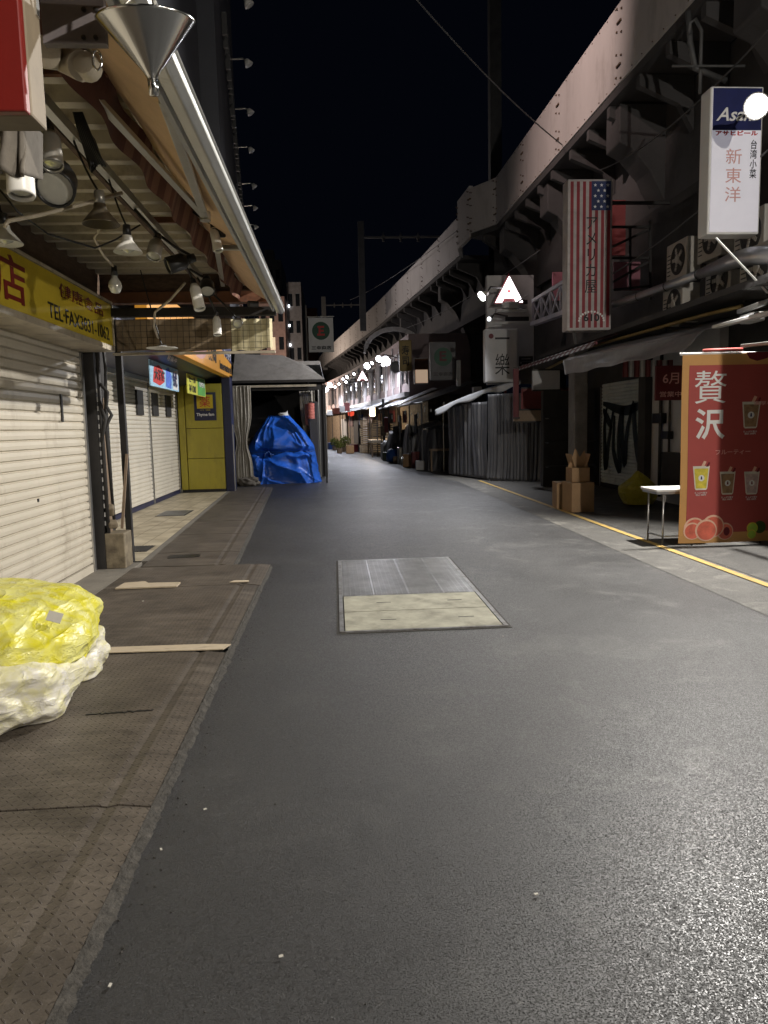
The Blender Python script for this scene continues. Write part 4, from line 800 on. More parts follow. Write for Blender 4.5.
for i, p in enumerate(arms):
    if proto is None:
        proto = thing('arm_lamp', 'arm lamp on the tall left building, '+ord_[0], 'lamp', p, 'arm lamps on the tall building')
        MB().tube([p+Vector((-.75, 0, .08)), p+Vector((-.15, 0, .12)), p+Vector((-.02, 0, .05))], .022, 6).build('arm', 'lamp_grey', proto)
        MB().lathe([(0, .12), (.06, .1), (.13, -.06), (.11, -.07), (0, -.03)], p, (-.5, 0, .85), 14).build('head', 'lamp_white', proto, smooth=True)
        p_0 = p
    else: dup(proto, p-p_0, 'arm lamp on the tall left building, '+ord_[i])

# far apartment blocks
def block(x0, x1, y0, y1, h, m, label, wins, name='apartment_block', lit=()):
    r = thing(name, label, 'building', ((x0+x1)/2, y0, 0)); MB().b2(x0, x1, y0, y1, 0, h).build('walls', m, r)
    nc, nf = wins; k = 0
    for i in range(nc):
        for j in range(nf):
            x = x0+(x1-x0)*(i+.5)/nc; z = h-(j+.7)*2.9; w = (x1-x0)/nc*.28
            MB().b2(x-w, x+w, y0-.06, y0-.01, z-.55, z+.75).build('window', 'win_lit' if (i, j) in lit else 'glass_dark', r)
            k += 1
    return r
r = block(-7.6, -4.9, 80, 95, 15.4, 'apartment_pink', 'pinkish apartment block with rows of windows far down the street', (3, 5), lit=((1, 1), (0, 3)))
r = block(-4.88, -3.3, 84, 97, 17.6, 'apartment_grey', 'grey apartment tower with lit stair landings behind the pink block', (2, 6))
for j in range(5): MB().b2(-4.75, -4.58, 83.8, 83.95, 6.5+j*2.1, 6.75+j*2.1).build('landing_lamp', 'far_lamp', r)
block(-9.2, -6.4, 100, 110, 23.5, 'apartment_grey', 'tall grey rooftop block farthest back on the left', (3, 7))
MB().b2(-8.6, -7.4, 101, 104, 23.5, 25).build('roof_house', 'apartment_grey', None, label='small rooftop machine house on the far grey block', category='building')
block(-3.28, -1.9, 98, 110, 17.0, 'apartment_brown', 'brown brick apartment block at the left of the railway', (2, 5))
block(-9, -1.9, 32, 60, 3.9, 'shop_dark', 'low dark shop row beyond the open shed', (2, 1), name='shop_row')

# ------------------------------------------------------------------ railway viaduct
r = thing('railway_viaduct', 'elevated railway viaduct with a pale riveted parapet above the right-hand shops', 'viaduct', (6.2, 30, 0))
Z0, Z1 = 8.62, 10.2
path = [(6.55, -8), (6.24, 12), (6.12, 16), (6.04, 20), (5.88, 26.8), (5.16, 28.0), (5.03, 29.9), (5.37, 31.4), (4.67, 38.8), (3.17, 53), (-.88, 84), (-3.9, 117)]
def off(p, a, b, d):
    t = (Vector(b)-Vector(a)).normalized(); return Vector((p[0], p[1]))+Vector((t.y, -t.x))*d
for i, (a, b) in enumerate(zip(path, path[1:])):
    a2, b2 = off(a, a, b, .14), off(b, a, b, .14)
    L_seg = (Vector(b)-Vector(a)).length; nn_ = max(1, round(L_seg/3.2)) if i < 9 else 1
    pan = MB().prism([a, b, b2, a2], (0, 0, Z0-(.12 if i in (5, 6) else 0)), (1, 0, 0), (0, 1, 0), (0, 0, Z1-Z0+(.1 if i in (5, 6) else 0)+(.12 if i in (5, 6) else 0)))
    t = (Vector(b)-Vector(a)).normalized(); nrm = Vector((-t.y, t.x))
    mb = pan; mb.k = 1; n = max(1, round(L_seg/3.2))
    for k in range(n+1):
        q = Vector(a)+t*(L_seg*k/n)
        for z in (Z0+.1, Z0+.55, Z0+1.0, Z0+1.45):
            for s_ in (-.12, .12):
                w = q+t*s_+nrm*.01; mb.box((w.x, w.y, z+.05*s_/.12), (.035, .035, .035), .3)
        for z in (Z0+.35, Z0+1.2):
            w = q+nrm*.012; mb.box((w.x, w.y, z), (.04, .2, .04), math.atan2(t.y, t.x)-PI/2)
    m_ = int(L_seg/.45)
    if i < 9:
        for k in range(m_):
            q = Vector(a)+t*(.2+.45*k)+nrm*.008
            for z in (Z0+.06, Z1-.06): mb.box((q.x, q.y, z), (.016, .024, .016))
    mb.build('parapet_panel', ['parapet', 'brown_wood'], r)
    # slab and brackets under the parapet
    a3, b3 = off(a, a, b, 1.25), off(b, a, b, 1.25); a4, b4 = off(a, a, b, .03), off(b, a, b, .03)
    if i not in (5, 6):
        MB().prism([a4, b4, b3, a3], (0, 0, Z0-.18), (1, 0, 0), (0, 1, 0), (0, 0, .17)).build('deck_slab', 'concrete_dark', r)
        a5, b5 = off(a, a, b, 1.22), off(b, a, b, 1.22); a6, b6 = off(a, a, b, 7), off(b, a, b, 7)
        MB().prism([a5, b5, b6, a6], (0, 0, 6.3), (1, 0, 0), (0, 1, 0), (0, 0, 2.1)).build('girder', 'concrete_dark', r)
        step = 1.25 if i < 8 else 2.0; n = int(L_seg/step)
        for k in range(n if i < 10 else 0):
            q = Vector(a)+t*(step*(k+.5)); mb = MB()
            if q.y < 6: continue
            nn = Vector((t.y, -t.x))
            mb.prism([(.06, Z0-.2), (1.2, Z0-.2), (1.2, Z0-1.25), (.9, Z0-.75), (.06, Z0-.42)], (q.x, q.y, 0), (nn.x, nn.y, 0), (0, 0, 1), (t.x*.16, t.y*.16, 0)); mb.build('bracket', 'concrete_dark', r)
# haunched cross frames + columns
def haunch(x, y, dz=0):
    prof = [(0, 8.4), (1.6, 8.4), (2.2, 6.4), (2.2, 0), (1.5, 0), (1.5, 4.3), (1.45, 5.0), (1.3, 5.7), (1.02, 6.4), (.7, 7.0), (.3, 7.45), (0, 7.6)]
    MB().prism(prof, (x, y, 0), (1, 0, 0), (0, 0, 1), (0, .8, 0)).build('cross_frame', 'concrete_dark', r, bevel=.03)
for x, y in ((6.4, 11.2), (6.3, 16.4), (6.2, 21.5), (6.0, 26.0), (5.2, 36), (4.2, 46)): haunch(x, y)
# downpipe, cables on wall
mb = MB(); mb.tube([(6.2, 13.1, 8.5), (6.25, 13.1, 8.0), (6.35, 13.1, 7.6), (6.9, 13.1, 7.4)], .05, 8); mb.build('pipe', 'pole_grey', r, smooth=True)
mb = MB(); mb.tube([(5.85, 12.3, 7.75), (5.85, 12.28, 7.9), (5.92, 12.25, 7.95), (6.0, 12.2, 7.75), (6.0, 12.2, 6.8)], .03, 8); mb.build('conduit', 'pole_grey', r, smooth=True); MB().tube([at(672, 66, Y=12.2), at(745, 66, Y=11.9)], .02, 8).build('conduit', 'pole_grey', r, smooth=True)
# catenary masts and wires
def mast(px, py0, py1, Y, w, label, arm=None):
    a = at(px, py0, Y=Y); r = thing('railway_mast', label, 'mast', (a.x, Y, 8.2)); b = at(px, py1, Y=Y)
    MB().bar((a.x, Y, 8.2), (a.x, Y, b.z), w, w).build('pole', 'pole_grey', r)
    if arm:
        c = at(arm[0], arm[1], Y=Y); MB().bar((a.x, Y, c.z), (c.x, Y, c.z+.02), .16, .12).build('cross_arm', 'pole_grey', r)
        mb = MB()
        for k in range(2 if Y < 50 else 3):
            x = a.x+(c.x-a.x)*(.28+.22*k); mb.lathe([(0, -.3), (.1, -.28), (.06, -.2), (.12, -.1), (.06, 0), (.1, .1), (.06, .2), (0, .35)], (x, Y, c.z), n=8)
        mb.build('insulator', 'pole_grey', r)
mast(495, 170, -40, 34, .5, 'tall broad mast rising above the parapet to the frame top')
mast(362.5, 300, 222, 52, .42, 'mast with a cross arm above the far parapet', (440, 237))
mast(324, 320, 297, 86, .5, 'smallest mast with a cross arm just right of the white sign', (362, 305))
MB().tube(catenary(at(410, -8, Y=14), at(565, 147, Y=19.8), .15), .016, 6).build('overhead_wire', 'wire', label='long overhead wire crossing the night sky down to the parapet', category='wire')
for a, b, lb in [(at(458, 230, Y=31), at(350, 300, Y=60), 'thin wire sloping across the far parapet, the upper one'), (at(768, 150, X=5.9), at(560, 300, X=5.6), 'dark wire slung along the concrete behind the flag sign'), (at(768, 30, X=6.0), at(600, 170, X=6.0), 'upper dark wire under the near parapet'), (at(540, 250, Y=20), at(400, 330, Y=40), 'low sagging wire below the far parapet')]:
    MB().tube(catenary(a, b, .25), .014, 5).build('wire', 'wire', label=lb, category='wire')

# ------------------------------------------------------------------ right: buildings under the tracks
r = thing('arcade_building', 'dark two-storey shop building beneath the railway, on the right', 'building', (7, 12, 0))
MB().b2(6.62, 9, -6, 20.2, 0, 3.3).build('lower_wall', 'shop_dark', r)
MB().b2(7.3, 9, -6, 27, 3.3, 6.3).build('upper_wall', 'shop_dark', r)
MB().b2(5.5, 7.3, -6, 20.2, 3.33, 3.42).build('ledge', 'concrete_dark', r)
for yy in (6.3, 7.5): MB().b2(5.05, 6.6, yy, yy+.16, 0, 3.3).build('side_wall', 'shop_dark', r)
f = MB().b2(7.22, 7.3, 9.6, 12.2, 4.9, 6.1).build('window', 'white_dim', r); mb = MB(); mb.b2(7.19, 7.215, 9.7, 10.85, 4.98, 6.02); mb.b2(7.19, 7.215, 10.95, 12.1, 4.98, 6.02); mb.build('pane', 'glass_dark', f)
# graffiti shutter
ga = shutter(15.3, 18.0, 6.58, .03, 2.45, .08, 'pale shutter sprayed with large black graffiti letters', 'graffiti_shutter', name='graffiti_shutter', side=-1)
def stroke(pts, w, parent):
    mb = MB(); P = pts; n = 24; left = []; right = []
    for i in range(n+1):
        t = i/n*(len(P)-1); k = min(int(t), len(P)-2); fr_ = t-k
        a_, b_, c_, d_ = [Vector(P[max(0, min(len(P)-1, q))]) for q in (k-1, k, k+1, k+2)]
        cr = lambda f: .5*((2*b_)+(c_-a_)*f+(2*a_-5*b_+4*c_-d_)*f*f+(3*b_-a_-3*c_+d_)*f**3)
        p = cr(fr_); d = (cr(fr_+.02)-cr(fr_-.02)).normalized(); nn = Vector((-d.y, d.x)); ww = w*(.35+.65*math.sin(PI*(i+.5)/(n+1)))
        left.append(tuple(p+nn*ww)); right.append(tuple(p-nn*ww))
    for i in range(n): mb.prism([left[i], left[i+1], right[i+1], right[i]], (6.548, 16.65, 1.25), (0, -1, 0), (0, 0, 1), (-.004, 0, 0))
    mb.build('graffiti', 'graffiti_paint', parent)
for s_ in ([(1.2, .2), (1.0, -.5), (.7, .3), (.75, .75)], [(.65, .8), (.3, .1), (.2, -.6), (0, .2), (.1, .7)], [(-.05, .7), (-.2, 0), (-.1, -.75), (-.5, -.3), (-.45, .5)], [(-.5, .7), (-.8, -.1), (-1.0, -.75), (-1.1, .2), (-.95, .7)], [(-.6, .2), (-1.2, .65)], [(1.25, .75), (.2, .6), (-1.2, .8)]): stroke(s_, .11, ga)
# interior wares wall things
r = thing('service_wall', 'dim tiled wall strip with pipes and meters beside the graffiti shutter', 'wall', (6.5, 14.4, 0))
MB().b2(6.45, 6.6, 12.2, 15.2, 0, 3.2).build('wall', 'white_dim', r)
mb = MB(); mb.b2(6.3, 6.44, 14.8, 15.15, 0, 3.2); mb.b2(6.3, 6.44, 12.7, 14.0, .3, 1.0); mb.build('cabinet', 'shop_dark', r)
mb = MB(); mb.tube([(6.4, 14.3, .1), (6.4, 14.3, 3.0)], .035, 8); mb.tube([(6.4, 13.9, .5), (6.4, 13.9, 2.6)], .025, 8); mb.build('pipe', 'dark_steel', r, smooth=True)
mb = MB(); mb.b2(6.32, 6.43, 14.1, 14.5, 1.55, 1.75); mb.b2(6.32, 6.43, 13.8, 14.1, 1.25, 1.4); mb.build('valve', 'black_plastic', r)
p = at(670, 383, Y=13.2); r = thing('menu_sign', 'dark red lettered sign hanging left of the drinks banner', 'sign', p)
MB().box(p, (.55, .06, .62)).build('panel', 'maroon', r, bevel=.01); text('6月', (p.x, p.y-.03, p.z+.08), FRONT, .3, .2, 'ink_palered', r); text('営業中', (p.x, p.y-.03, p.z-.2), FRONT, .4, .1, 'ink_palered', r)
mb = MB()
for k in range(9):
    mb.k = k % 2; mb.grid(lambda u, v: (5.35+.95*(k+u)/9, 13.6+.02*math.sin(u*6), 2.42+.3*v), 3, 2)
mb.build('bunting', ['maroon_board', 'white_dim'], solid=.004, label='short red and white striped valance inside the dim stall', category='valance')
# concrete column
MB().b2(5.12, 5.42, 15.7, 16.1, 0, 3.15).build('column', 'concrete', bevel=.02, label='pale square column behind the stacked cardboard boxes', category='column')
# dark backdrop wares in the recess
r = thing('display_racks', 'dark empty display racks inside the stall left of the graffiti', 'rack', (6, 19, 0))
MB().b2(5.2, 6.5, 18.35, 18.55, .0, 2.4).build('back_panel', 'shop_dark', r)
for z in (.5, 1.1, 1.7): MB().b2(5.25, 6.45, 18.05, 18.34, z, z+.04).build('shelf', 'shop_dark', r)

# AC units
def ac(p, label, w=.80, h=.68, d=.32, proto=[None]):
    r = thing('air_conditioner', label, 'air conditioner', p, 'air conditioner units above the stalls'); x, y, z = p
    MB().b2(x, x+d, y, y+w, z, z+h).build('casing', 'ac_casing', r, bevel=.02)
    MB().lathe([(.27, 0), (.27, .012), (.25, .014), (.25, .004)], (x, y+w*.42, z+h*.52), (-1, 0, 0), 28).build('fan_ring', 'ac_dark', r)
    mb = MB(); mb.lathe([(0, .003), (.25, .003)], (x, y+w*.42, z+h*.52), (-1, 0, 0), 28)
    for rr_ in (.09, .14, .19, .24): mb.lathe([(rr_, .016), (rr_+.006, .020), (rr_+.010, .016)], (x, y+w*.42, z+h*.52), (-1, 0, 0), 28)
    mb.build('grille', 'ac_dark', r)
    mb = MB(); 
    for q in range(6): mb.b2(x-.004, x-.001, y+w*.78, y+w*.94, z+.12+q*.07, z+.14+q*.07)
    mb.build('side_vent', 'ac_dark', r)
    mb = MB(); mb.lathe([(0, .03), (.07, .028), (.08, .005)], (x, y+w*.42, z+h*.52), (-1, 0, 0), 16)
    for k in range(5): a = k*PI*.4; mb.box((x-.012, y+w*.42+.13*math.cos(a), z+h*.52+.13*math.sin(a)), (.012, .15, .06), 0, a)
    mb.build('fan', 'ac_casing', r)
    MB().b2(x+.02, x+d-.02, y+.08, y+.14, z-.07, z-.002).build('foot', 'dark_steel', r); MB().b2(x+.02, x+d-.02, y+w-.14, y+w-.08, z-.07, z-.002).build('foot', 'dark_steel', r)
for (px, py, X, lb) in [(742, 262, 6.1, 'air conditioner unit just right of the beer sign, on the upper level'), (748, 296, 6.0, 'air conditioner unit below the beer sign, partly behind the silver duct'), (704, 262, 6.3, 'air conditioner unit left of the beer sign bottom'), (712, 304, 6.25, 'air conditioner unit directly under the beer sign, tilted lamp side'), (672, 282, 6.2, 'air conditioner unit right of the flag sign, upper of two'), (668, 326, 6.15, 'air conditioner unit right of the flag sign, lower of two')]:
    p = at(px, py, X=X); ac((X, p.y-.55, p.z), lb)
p = [at(615, 304, X=5.75), at(640, 296, X=5.75), at(668, 286, X=5.75), at(700, 274, X=5.78), at(716, 268, X=5.75), at(730, 262, X=5.7), at(750, 256, X=5.7), at(775, 255, X=5.7)]
r = thing('silver_duct', 'silver ventilation duct running along above the right awnings', 'duct', p[0])
MB().tube(p[:4], .075, 16).build('pipe', 'duct', r, smooth=True); MB().tube(p[3:], [.07, .1, .115, .12, .12], 16).build('flexible_hose', 'duct', r, smooth=True)
mb = MB()
for q, w in ((p[1], p[2]), (p[2], p[3]), (p[3], p[4])): mb.lathe([(.09, -.02), (.09, .02)], q, Vector(w)-Vector(q), 16)
mb.build('clamp', 'dark_steel', r)
# frames behind flag sign
mb = MB(); A_ = lambda px, py: at(px, py, Y=16.5)
for a, b in [((612, 227), (650, 227)), ((612, 258), (650, 258)), ((613, 290), (650, 286)), ((650, 220), (650, 300)), ((612, 247), (650, 229)), ((613, 282), (648, 262)), ((630, 227), (630, 290))]: mb.bar(A_(*a), A_(*b), .05)
mb.build('lattice_tower', 'dark_steel', label='dark lattice frame standing behind the flag sign', category='lattice')
a = at(614, 262, Y=17.2); b = at(640, 290, Y=17.2); MB().b2(a.x, b.x, 17.2, 17.25, b.z, a.z).build('pink_board', 'pink_panel', label='dim pink board behind the lattice frame', category='board')
a = at(607, 200, Y=18.5); b = at(638, 255, Y=18.5); MB().b2(a.x, b.x, 18.5, 18.6, b.z, a.z).build('brown_panel', 'maroon_board', label='brownish panel high behind the flag sign', category='board')
# white truss, purple light on it tinted into the paint
mb = MB(); T0, T1, B0, B1 = at(533, 301, Y=19.5), at(572, 277, Y=16.5), at(533, 324, Y=19.5), at(572, 310, Y=16.5)
mb.bar(T0, T1, .08); mb.bar(B0, B1, .16, .1)
for k in range(4):
    a, b = T0.lerp(T1, k/4), T0.lerp(T1, (k+1)/4); c, d = B0.lerp(B1, k/4), B0.lerp(B1, (k+1)/4)
    mb.bar(c, b, .04); mb.bar(a, d, .04); mb.bar(b, d, .05)
mb.bar(T0, B0, .06)
mb.build('truss', 'truss_lit_purple', label='small white lattice truss between the glowing A sign and the flag sign', category='truss')
a = at(553, 272, Y=20.5); b = at(575, 300, Y=20.5); MB().b2(a.x, b.x, 20.5, 20.6, b.z, a.z).build('pink_board', 'pink_panel', label='pink board above the lattice truss', category='board')

# ---- signs facing down the street
def box_sign(px0, py0, px1, py1, Y, d, label, m_box, m_face, name='box_sign', inset=.03):
    a = at(px0, py0, Y=Y); b = at(px1, py1, Y=Y); r = thing(name, label, 'sign', ((a.x+b.x)/2, Y, b.z))
    MB().b2(a.x, b.x, Y, Y+d, b.z, a.z).build('box', m_box, r, bevel=.02)
    MB().b2(a.x+inset, b.x-inset, Y-.012, Y-.001, b.z+inset, a.z-inset).build('face', m_face, r)
    return r, a, b
# beer sign
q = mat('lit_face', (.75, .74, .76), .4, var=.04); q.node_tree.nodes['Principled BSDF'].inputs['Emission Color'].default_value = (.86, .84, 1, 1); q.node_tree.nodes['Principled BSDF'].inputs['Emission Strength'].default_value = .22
r, a, b = box_sign(711, 86, 759, 234, 10.2, .28, 'tall white beer sign with a navy head beside the glaring floodlight', 'white_paint', 'lit_face')
w = b.x-a.x; h = a.z-b.z; cx = (a.x+b.x)/2; Yf = 10.188
flat((cx, Yf, a.z-.03-h*.14), FRONT, rect(-w/2+.03, w/2-.03, -h*.14, h*.14), 'ink_navy', r, 'navy_head')
text('Asahi', (cx+.0, Yf, a.z-h*.19), FRONT, w*.8, h*.09, 'ink_white', r, lift=.008, off=.015, shear=.35)
text('アサヒビール', (cx, Yf, a.z-h*.315), FRONT, w*.8, h*.035, 'ink_brightred', r, off=.04)
text('新\n東\n洋', (cx-.03, Yf, b.z+h*.40), FRONT, w*.30, h*.36, 'ink_palered', r, off=.0, sp=1.15)
text('台\n湾\n小\n菜', (cx+w*.33, Yf, b.z+h*.51), FRONT, w*.13, h*.26, 'ink_black', r, off=.01)
MB().bar(at(716, 238, Y=9.6), at(768, 293, Y=9.0), .02).build('stay', 'alu', r)
MB().bar((b.x, 9.6, a.z-.3), (7.0, 9.6, a.z-.3), .05).build('bracket', 'dark_steel', r)
# flag sign
r, a, b = box_sign(568, 179, 611, 330, 15, .35, 'tall sign striped like an American flag with black katakana', 'flag_white', 'flag_white', inset=.04)
w = b.x-a.x; h = a.z-b.z; cx = (a.x+b.x)/2; Yf = 14.988; n = 13
for k in range(0, n, 2):
    x0 = -w/2+.05+(w-.1)*k/n; flat((cx, Yf, (a.z+b.z)/2), FRONT, rect(x0, x0+(w-.1)/n, -h/2+.05, h/2-.05), 'flag_red', r, 'red_stripe')
flat((cx, Yf, a.z), FRONT, rect(w*.02, w/2-.045, -h*.205, -.045), 'flag_blue', r, 'blue_canton', lift=.006)
mb = MB(); 
for j in range(5):
    for i in range(3 if j % 2 == 0 else 2):
        sx, sz = w*(.10+.14*i+(.07 if j % 2 else 0)), -h*(.035+.035*j)-.02
        pts = [((.036 if q % 2 == 0 else .015)*math.cos(PI/2+q*PI/5)+sx, (.036 if q % 2 == 0 else .015)*math.sin(PI/2+q*PI/5)+sz) for q in range(10)]
        mb.prism(pts, (cx, Yf-.010, a.z), (1, 0, 0), (0, 0, 1), (0, -.002, 0))
mb.build('stars', 'ink_white', r)
text('ア\nメ\nリ\nカ\n屋', (cx+.02, Yf, a.z-h*.50), FRONT, w*.27, h*.50, 'ink_black', r, off=0, lift=.007, sp=1.05)
text('610', (cx+.04, Yf, b.z+h*.085), FRONT, w*.36, h*.05, 'ink_black', r, off=.03, lift=.007)
mb = MB()
for q in range(13):
    t_ = PI*q/12; sx, sz = w*.28*math.cos(t_)+.04, h*.045+h*.06*math.sin(t_)*1.0+h*.02; mb.prism(circ(sx, sz, .025, n=5), (cx, Yf-.008, b.z), (1, 0, 0), (0, 0, 1), (0, -.002, 0))
mb.build('star_arch', 'ink_white', r)
MB().bar((a.x+.2, 15.2, b.z), (a.x+.25, 15.2, 3.2), .05).build('stay', 'dark_steel', r); MB().bar((b.x, 15.2, a.z-.4), (6.9, 15.2, a.z-.4), .06).build('stay', 'dark_steel', r)
# ichiraku sign
r, a, b = box_sign(485, 329, 518, 382, 21, .3, 'dim white sign with two brushed black characters below the A sign', 'white_dim', 'white_dim', inset=.05)
text('一\n樂', ((a.x+b.x)/2+.02, 20.988, (a.z+b.z)/2-.02), FRONT, .42, 1.05, 'ink_black', r, off=.0, sp=1.1)
flat((a.x+.17, 20.988, a.z-.2), FRONT, circ(0, 0, .07), 'maroon', r, 'red_seal')
a = at(486, 276, Y=21.8); b = at(533, 384, Y=21.8)
r = thing('billboard', 'large dim white billboard with brushed strokes behind the A sign', 'sign', ((a.x+b.x)/2, 21.8, b.z)); MB().b2(a.x, b.x, 21.7, 21.9, b.z, a.z).build('panel', 'white_dim', r, bevel=.02)
text('三', (b.x-.5, 21.7, a.z-1.0), FRONT, .7, .6, 'ink_black', r, off=.05); text('屋', (b.x-.25, 21.7, b.z+.55), FRONT, .5, .5, 'ink_black', r, off=.03)
# A sign
def a_sign(cx, Y, z, s, label, e='a_sign'):
    r = thing('illuminated_sign', label, 'illuminated sign', (cx, Y, z)); O = (cx, Y, z)
    mb = MB()
    A, B = -.5*s, .5*s; hh = .92*s
    for pts in ([(-.5, 0), (-.27, 0), (-.19, .17), (-.10, .36), (0, .60), (0, 1)], [(.5, 0), (.27, 0), (.19, .17), (.10, .36), (0, .60), (0, 1)][::-1], [(-.19, .17), (.19, .17), (.10, .36), (-.10, .36)]):
        mb.prism([(x*s, y*hh) for x, y in pts], O, (1, 0, 0), (0, 0, 1), (0, .08, 0))
    mb.build('letter', e, r)
    MB().prism([(-.56*s, -.03*s), (.56*s, -.03*s), (0, 1.05*s)], (cx, Y+.085, z), (1, 0, 0), (0, 0, 1), (0, .12, 0)).build('backing', 'maroon', r)
    return r
a = at(509.5, 302, Y=20.9); r = a_sign(a.x, 20.9, a.z, .76, 'glowing white letter A sign above the brushed character sign')
mb = MB(); mb.b2(a.x-.4, a.x+.45, 20.7, 20.8, a.z-.3, a.z-.22); mb.b2(a.x-.25, a.x+.2, 20.6, 20.8, a.z-.2, a.z-.04); mb.bar((a.x+.1, 20.7, a.z-.1), (a.x+.5, 20.7, a.z+.18), .05); mb.b2(a.x-.45, a.x+.6, 20.75, 20.85, a.z-.62, a.z-.55); mb.build('mount', 'white_dim', r, bevel=.01)
# floodlights
def flood(p, d, R, label, m='bulb_hot', small=False, arm=None):
    p = Vector(p); d = Vector(d).normalized(); r = thing('floodlight', label, 'floodlight', p, 'lit floodlights along the right-hand shops')
    MB().lathe([(0, -R*1.5), (R*.4, -R*1.4), (R*.55, -R*.8), (R*1.05, .02), (R*1.0, .03), (R*.5, -R*.7)], p, d, 20).build('housing', 'lamp_white', r, smooth=True)
    MB().lathe([(0, R*.35), (R*.4, R*.3), (R*.75, R*.1), (R*.92, -.01), (R*.8, -R*.2), (0, -R*.3)], p, d, 20).build('bulb', m, r, smooth=True)
    if arm is not None: MB().tube([p-d*R*1.3, p-d*R*1.3+Vector((.1, 0, .15)), Vector(arm)], .025, 6).build('arm', 'dark_steel', r, smooth=True)
    return r
def spotl(p, d, W, ang=150, col=(1, .98, .95), rad=.08, blend=.5):
    l = bpy.data.lights.new('floodlight_beam', 'SPOT'); l.energy = W; l.spot_size = math.radians(ang); l.spot_blend = blend; l.color = col; l.shadow_soft_size = rad
    o = bpy.data.objects.new('floodlight_beam', l); C.objects.link(o); o.location = p; o.rotation_euler = Vector(d).to_track_quat('-Z', 'Y').to_euler(); return o
P1 = at(757, 106, Y=9.2); D1 = Vector((-.70, -.55, -.45))
flood(P1, D1, .15, 'blinding floodlight on a bracket in front of the beer sign', arm=(7.0, 9.0, 5.6))
spotl(P1+D1.normalized()*.14, (-.72, -.45, -.52), 3300, 150, (1, .96, .90), .08, .35)
P2 = at(482, 296, Y=20.4); D2 = Vector((-.75, -.35, -.5))
flood(P2, D2, .15, 'bright floodlight left of the glowing A sign', 'bulb_hot', arm=(5.0, 21.2, 5.4))
spotl(P2+D2.normalized()*.14, (-.75, -.1, -.65), 1500, 140, (.97, .97, 1), .08, .7)
P3 = Vector((-2.6, 13.0, 14)); flood(P3, (.9, .4, -.45), .13, 'added floodlight out of sight on the upper left, lighting the near parapet', arm=(-3.4, 14.3, 13.8))  # unseen lamp added to throw the pink light on the near parapet
spotl(P3+Vector((.12, .05, 0)), (.9, .62, -.47), 5200, 40, (1, .76, .70), .08, 1)
P5 = Vector((-4.6, 41, 9.5)); flood(P5, (1, .1, 0), .13, 'added fill floodlight hidden behind the awning, brightening the far parapet', arm=(-5.2, 41.1, 9.3)); spotl(P5+Vector((.15, 0, 0)), (1, .05, -.02), 1100, 130, (1, .9, .88), .1, 1)  # unseen fill lamp added to lift the far parapet
flood(at(489, 319, Y=20.6), (-.7, -.7, 0), .07, 'small lit floodlight just under the glowing A sign', 'far_lamp', arm=(4.9, 20.9, 4.6))
flood(at(524, 246, Y=21), (-.2, -.7, -.6), .10, 'unlit-looking small lamp above and right of the A sign', 'lens', arm=(5.9, 21.3, 6.3)) if 0 else None
# lamp out of frame behind the viewer that lights the drinks banner
P0 = Vector((4.25, -2.2, 5.2)); flood(P0, (.05, .8, -.6), .15, 'floodlight over the shops behind the viewer', arm=(5.6, -2.4, 5.6)); spotl(P0+Vector((0, .12, -.08)), (.0, .75, -.65), 2100, 150, (1, .93, .84), .05)

P6 = Vector((4.35, .6, 2.75)); flood(P6, (-.85, .55, .1), .10, 'added low floodlight outside the view, brightening the left awning underside', arm=(5.3, .6, 2.95)); spotl(P6+Vector((-.1, .07, .02)), (-.8, .55, .12), 430, 100, (1, .92, .80), .06, .8)  # unseen lamp added to brighten the underside of the left awning
# ---- awnings right
r = thing('charcoal_awning', 'grey tarpaulin awning with a shiny hanging edge over the graffiti stall', 'awning', (5.7, 14, 2.7))
A0, A1, A2, A3 = at(565, 375, Y=15.2), at(683, 351, Y=10.7), at(563, 360, Y=15.3), at(705, 330, Y=10.6)
def aw(u, v):
    p = A0.lerp(A1, u).lerp(A2.lerp(A3, u), v); k = math.sin(PI*min(1, v*1.0))
    p = p+Vector((.02*math.sin(u*9)*(1-v), 0, -.05*k*math.sin(u*PI)+.03*ns(u*7, v*2, 5)*k+.015*math.sin(u*23)*(1-v))); p.x += .05*ns(u*6, v*2, 1)*k
    return tuple(p)
MB().grid(aw, 60, 10).build('valance', 'charcoal_cloth', r, smooth=True, solid=.004)
MB().grid(lambda u, v: (aw(u, 1)[0]+v*1.0, aw(u, 1)[1], aw(u, 1)[2]+.3*v+.01*ns(u*8, v*4)), 40, 6).build('top', 'charcoal_cloth', r, smooth=True, solid=.004)
MB().tube([at(545, 370, X=5.35), at(593, 346, X=5.48), at(700, 316, X=5.75), at(742, 306, X=5.8)], .03, 8).build('front_rail', 'brass_pole', r, smooth=True)
r = thing('striped_awning', 'dark red and white striped awning below the flag sign', 'awning', (5.5, 19, 3.1))
mb = MB(); n = 44
for k in range(n):
    mb.k = k % 2; y = 14.3+7.7*k/n; y2 = 14.3+7.7*(k+1)/n
    mb.grid(lambda u, v: (5.02+.04*(y-14)/8+v*.10, y+(y2-y)*u, 3.06+.12*v-.012*math.sin(u*PI)*(1-v)), 3, 2)
    mb.grid(lambda u, v: (5.12+.04*(y-14)/8+v*1.1, y+(y2-y)*u, 3.18+.3*v), 1, 2)
mb.build('cloth', ['maroon', 'white_dim'], r, solid=.004)
mb = MB(); mb.bar((5.1, 22.0, 3.12), (5.1, 14.3, 3.12), .04); mb.bar((5.1, 22.05, 2.2), (5.1, 22.05, 3.2), .07); mb.build('frame', 'maroon', r)
MB().prism([(4.75, 3.02), (5.0, 2.85), (5.1, 3.2), (4.8, 3.2)], (0, 22.0, 0), (1, 0, 0), (0, 0, 1), (0, .5, 0)).build('end_flap', 'white_dim', r)
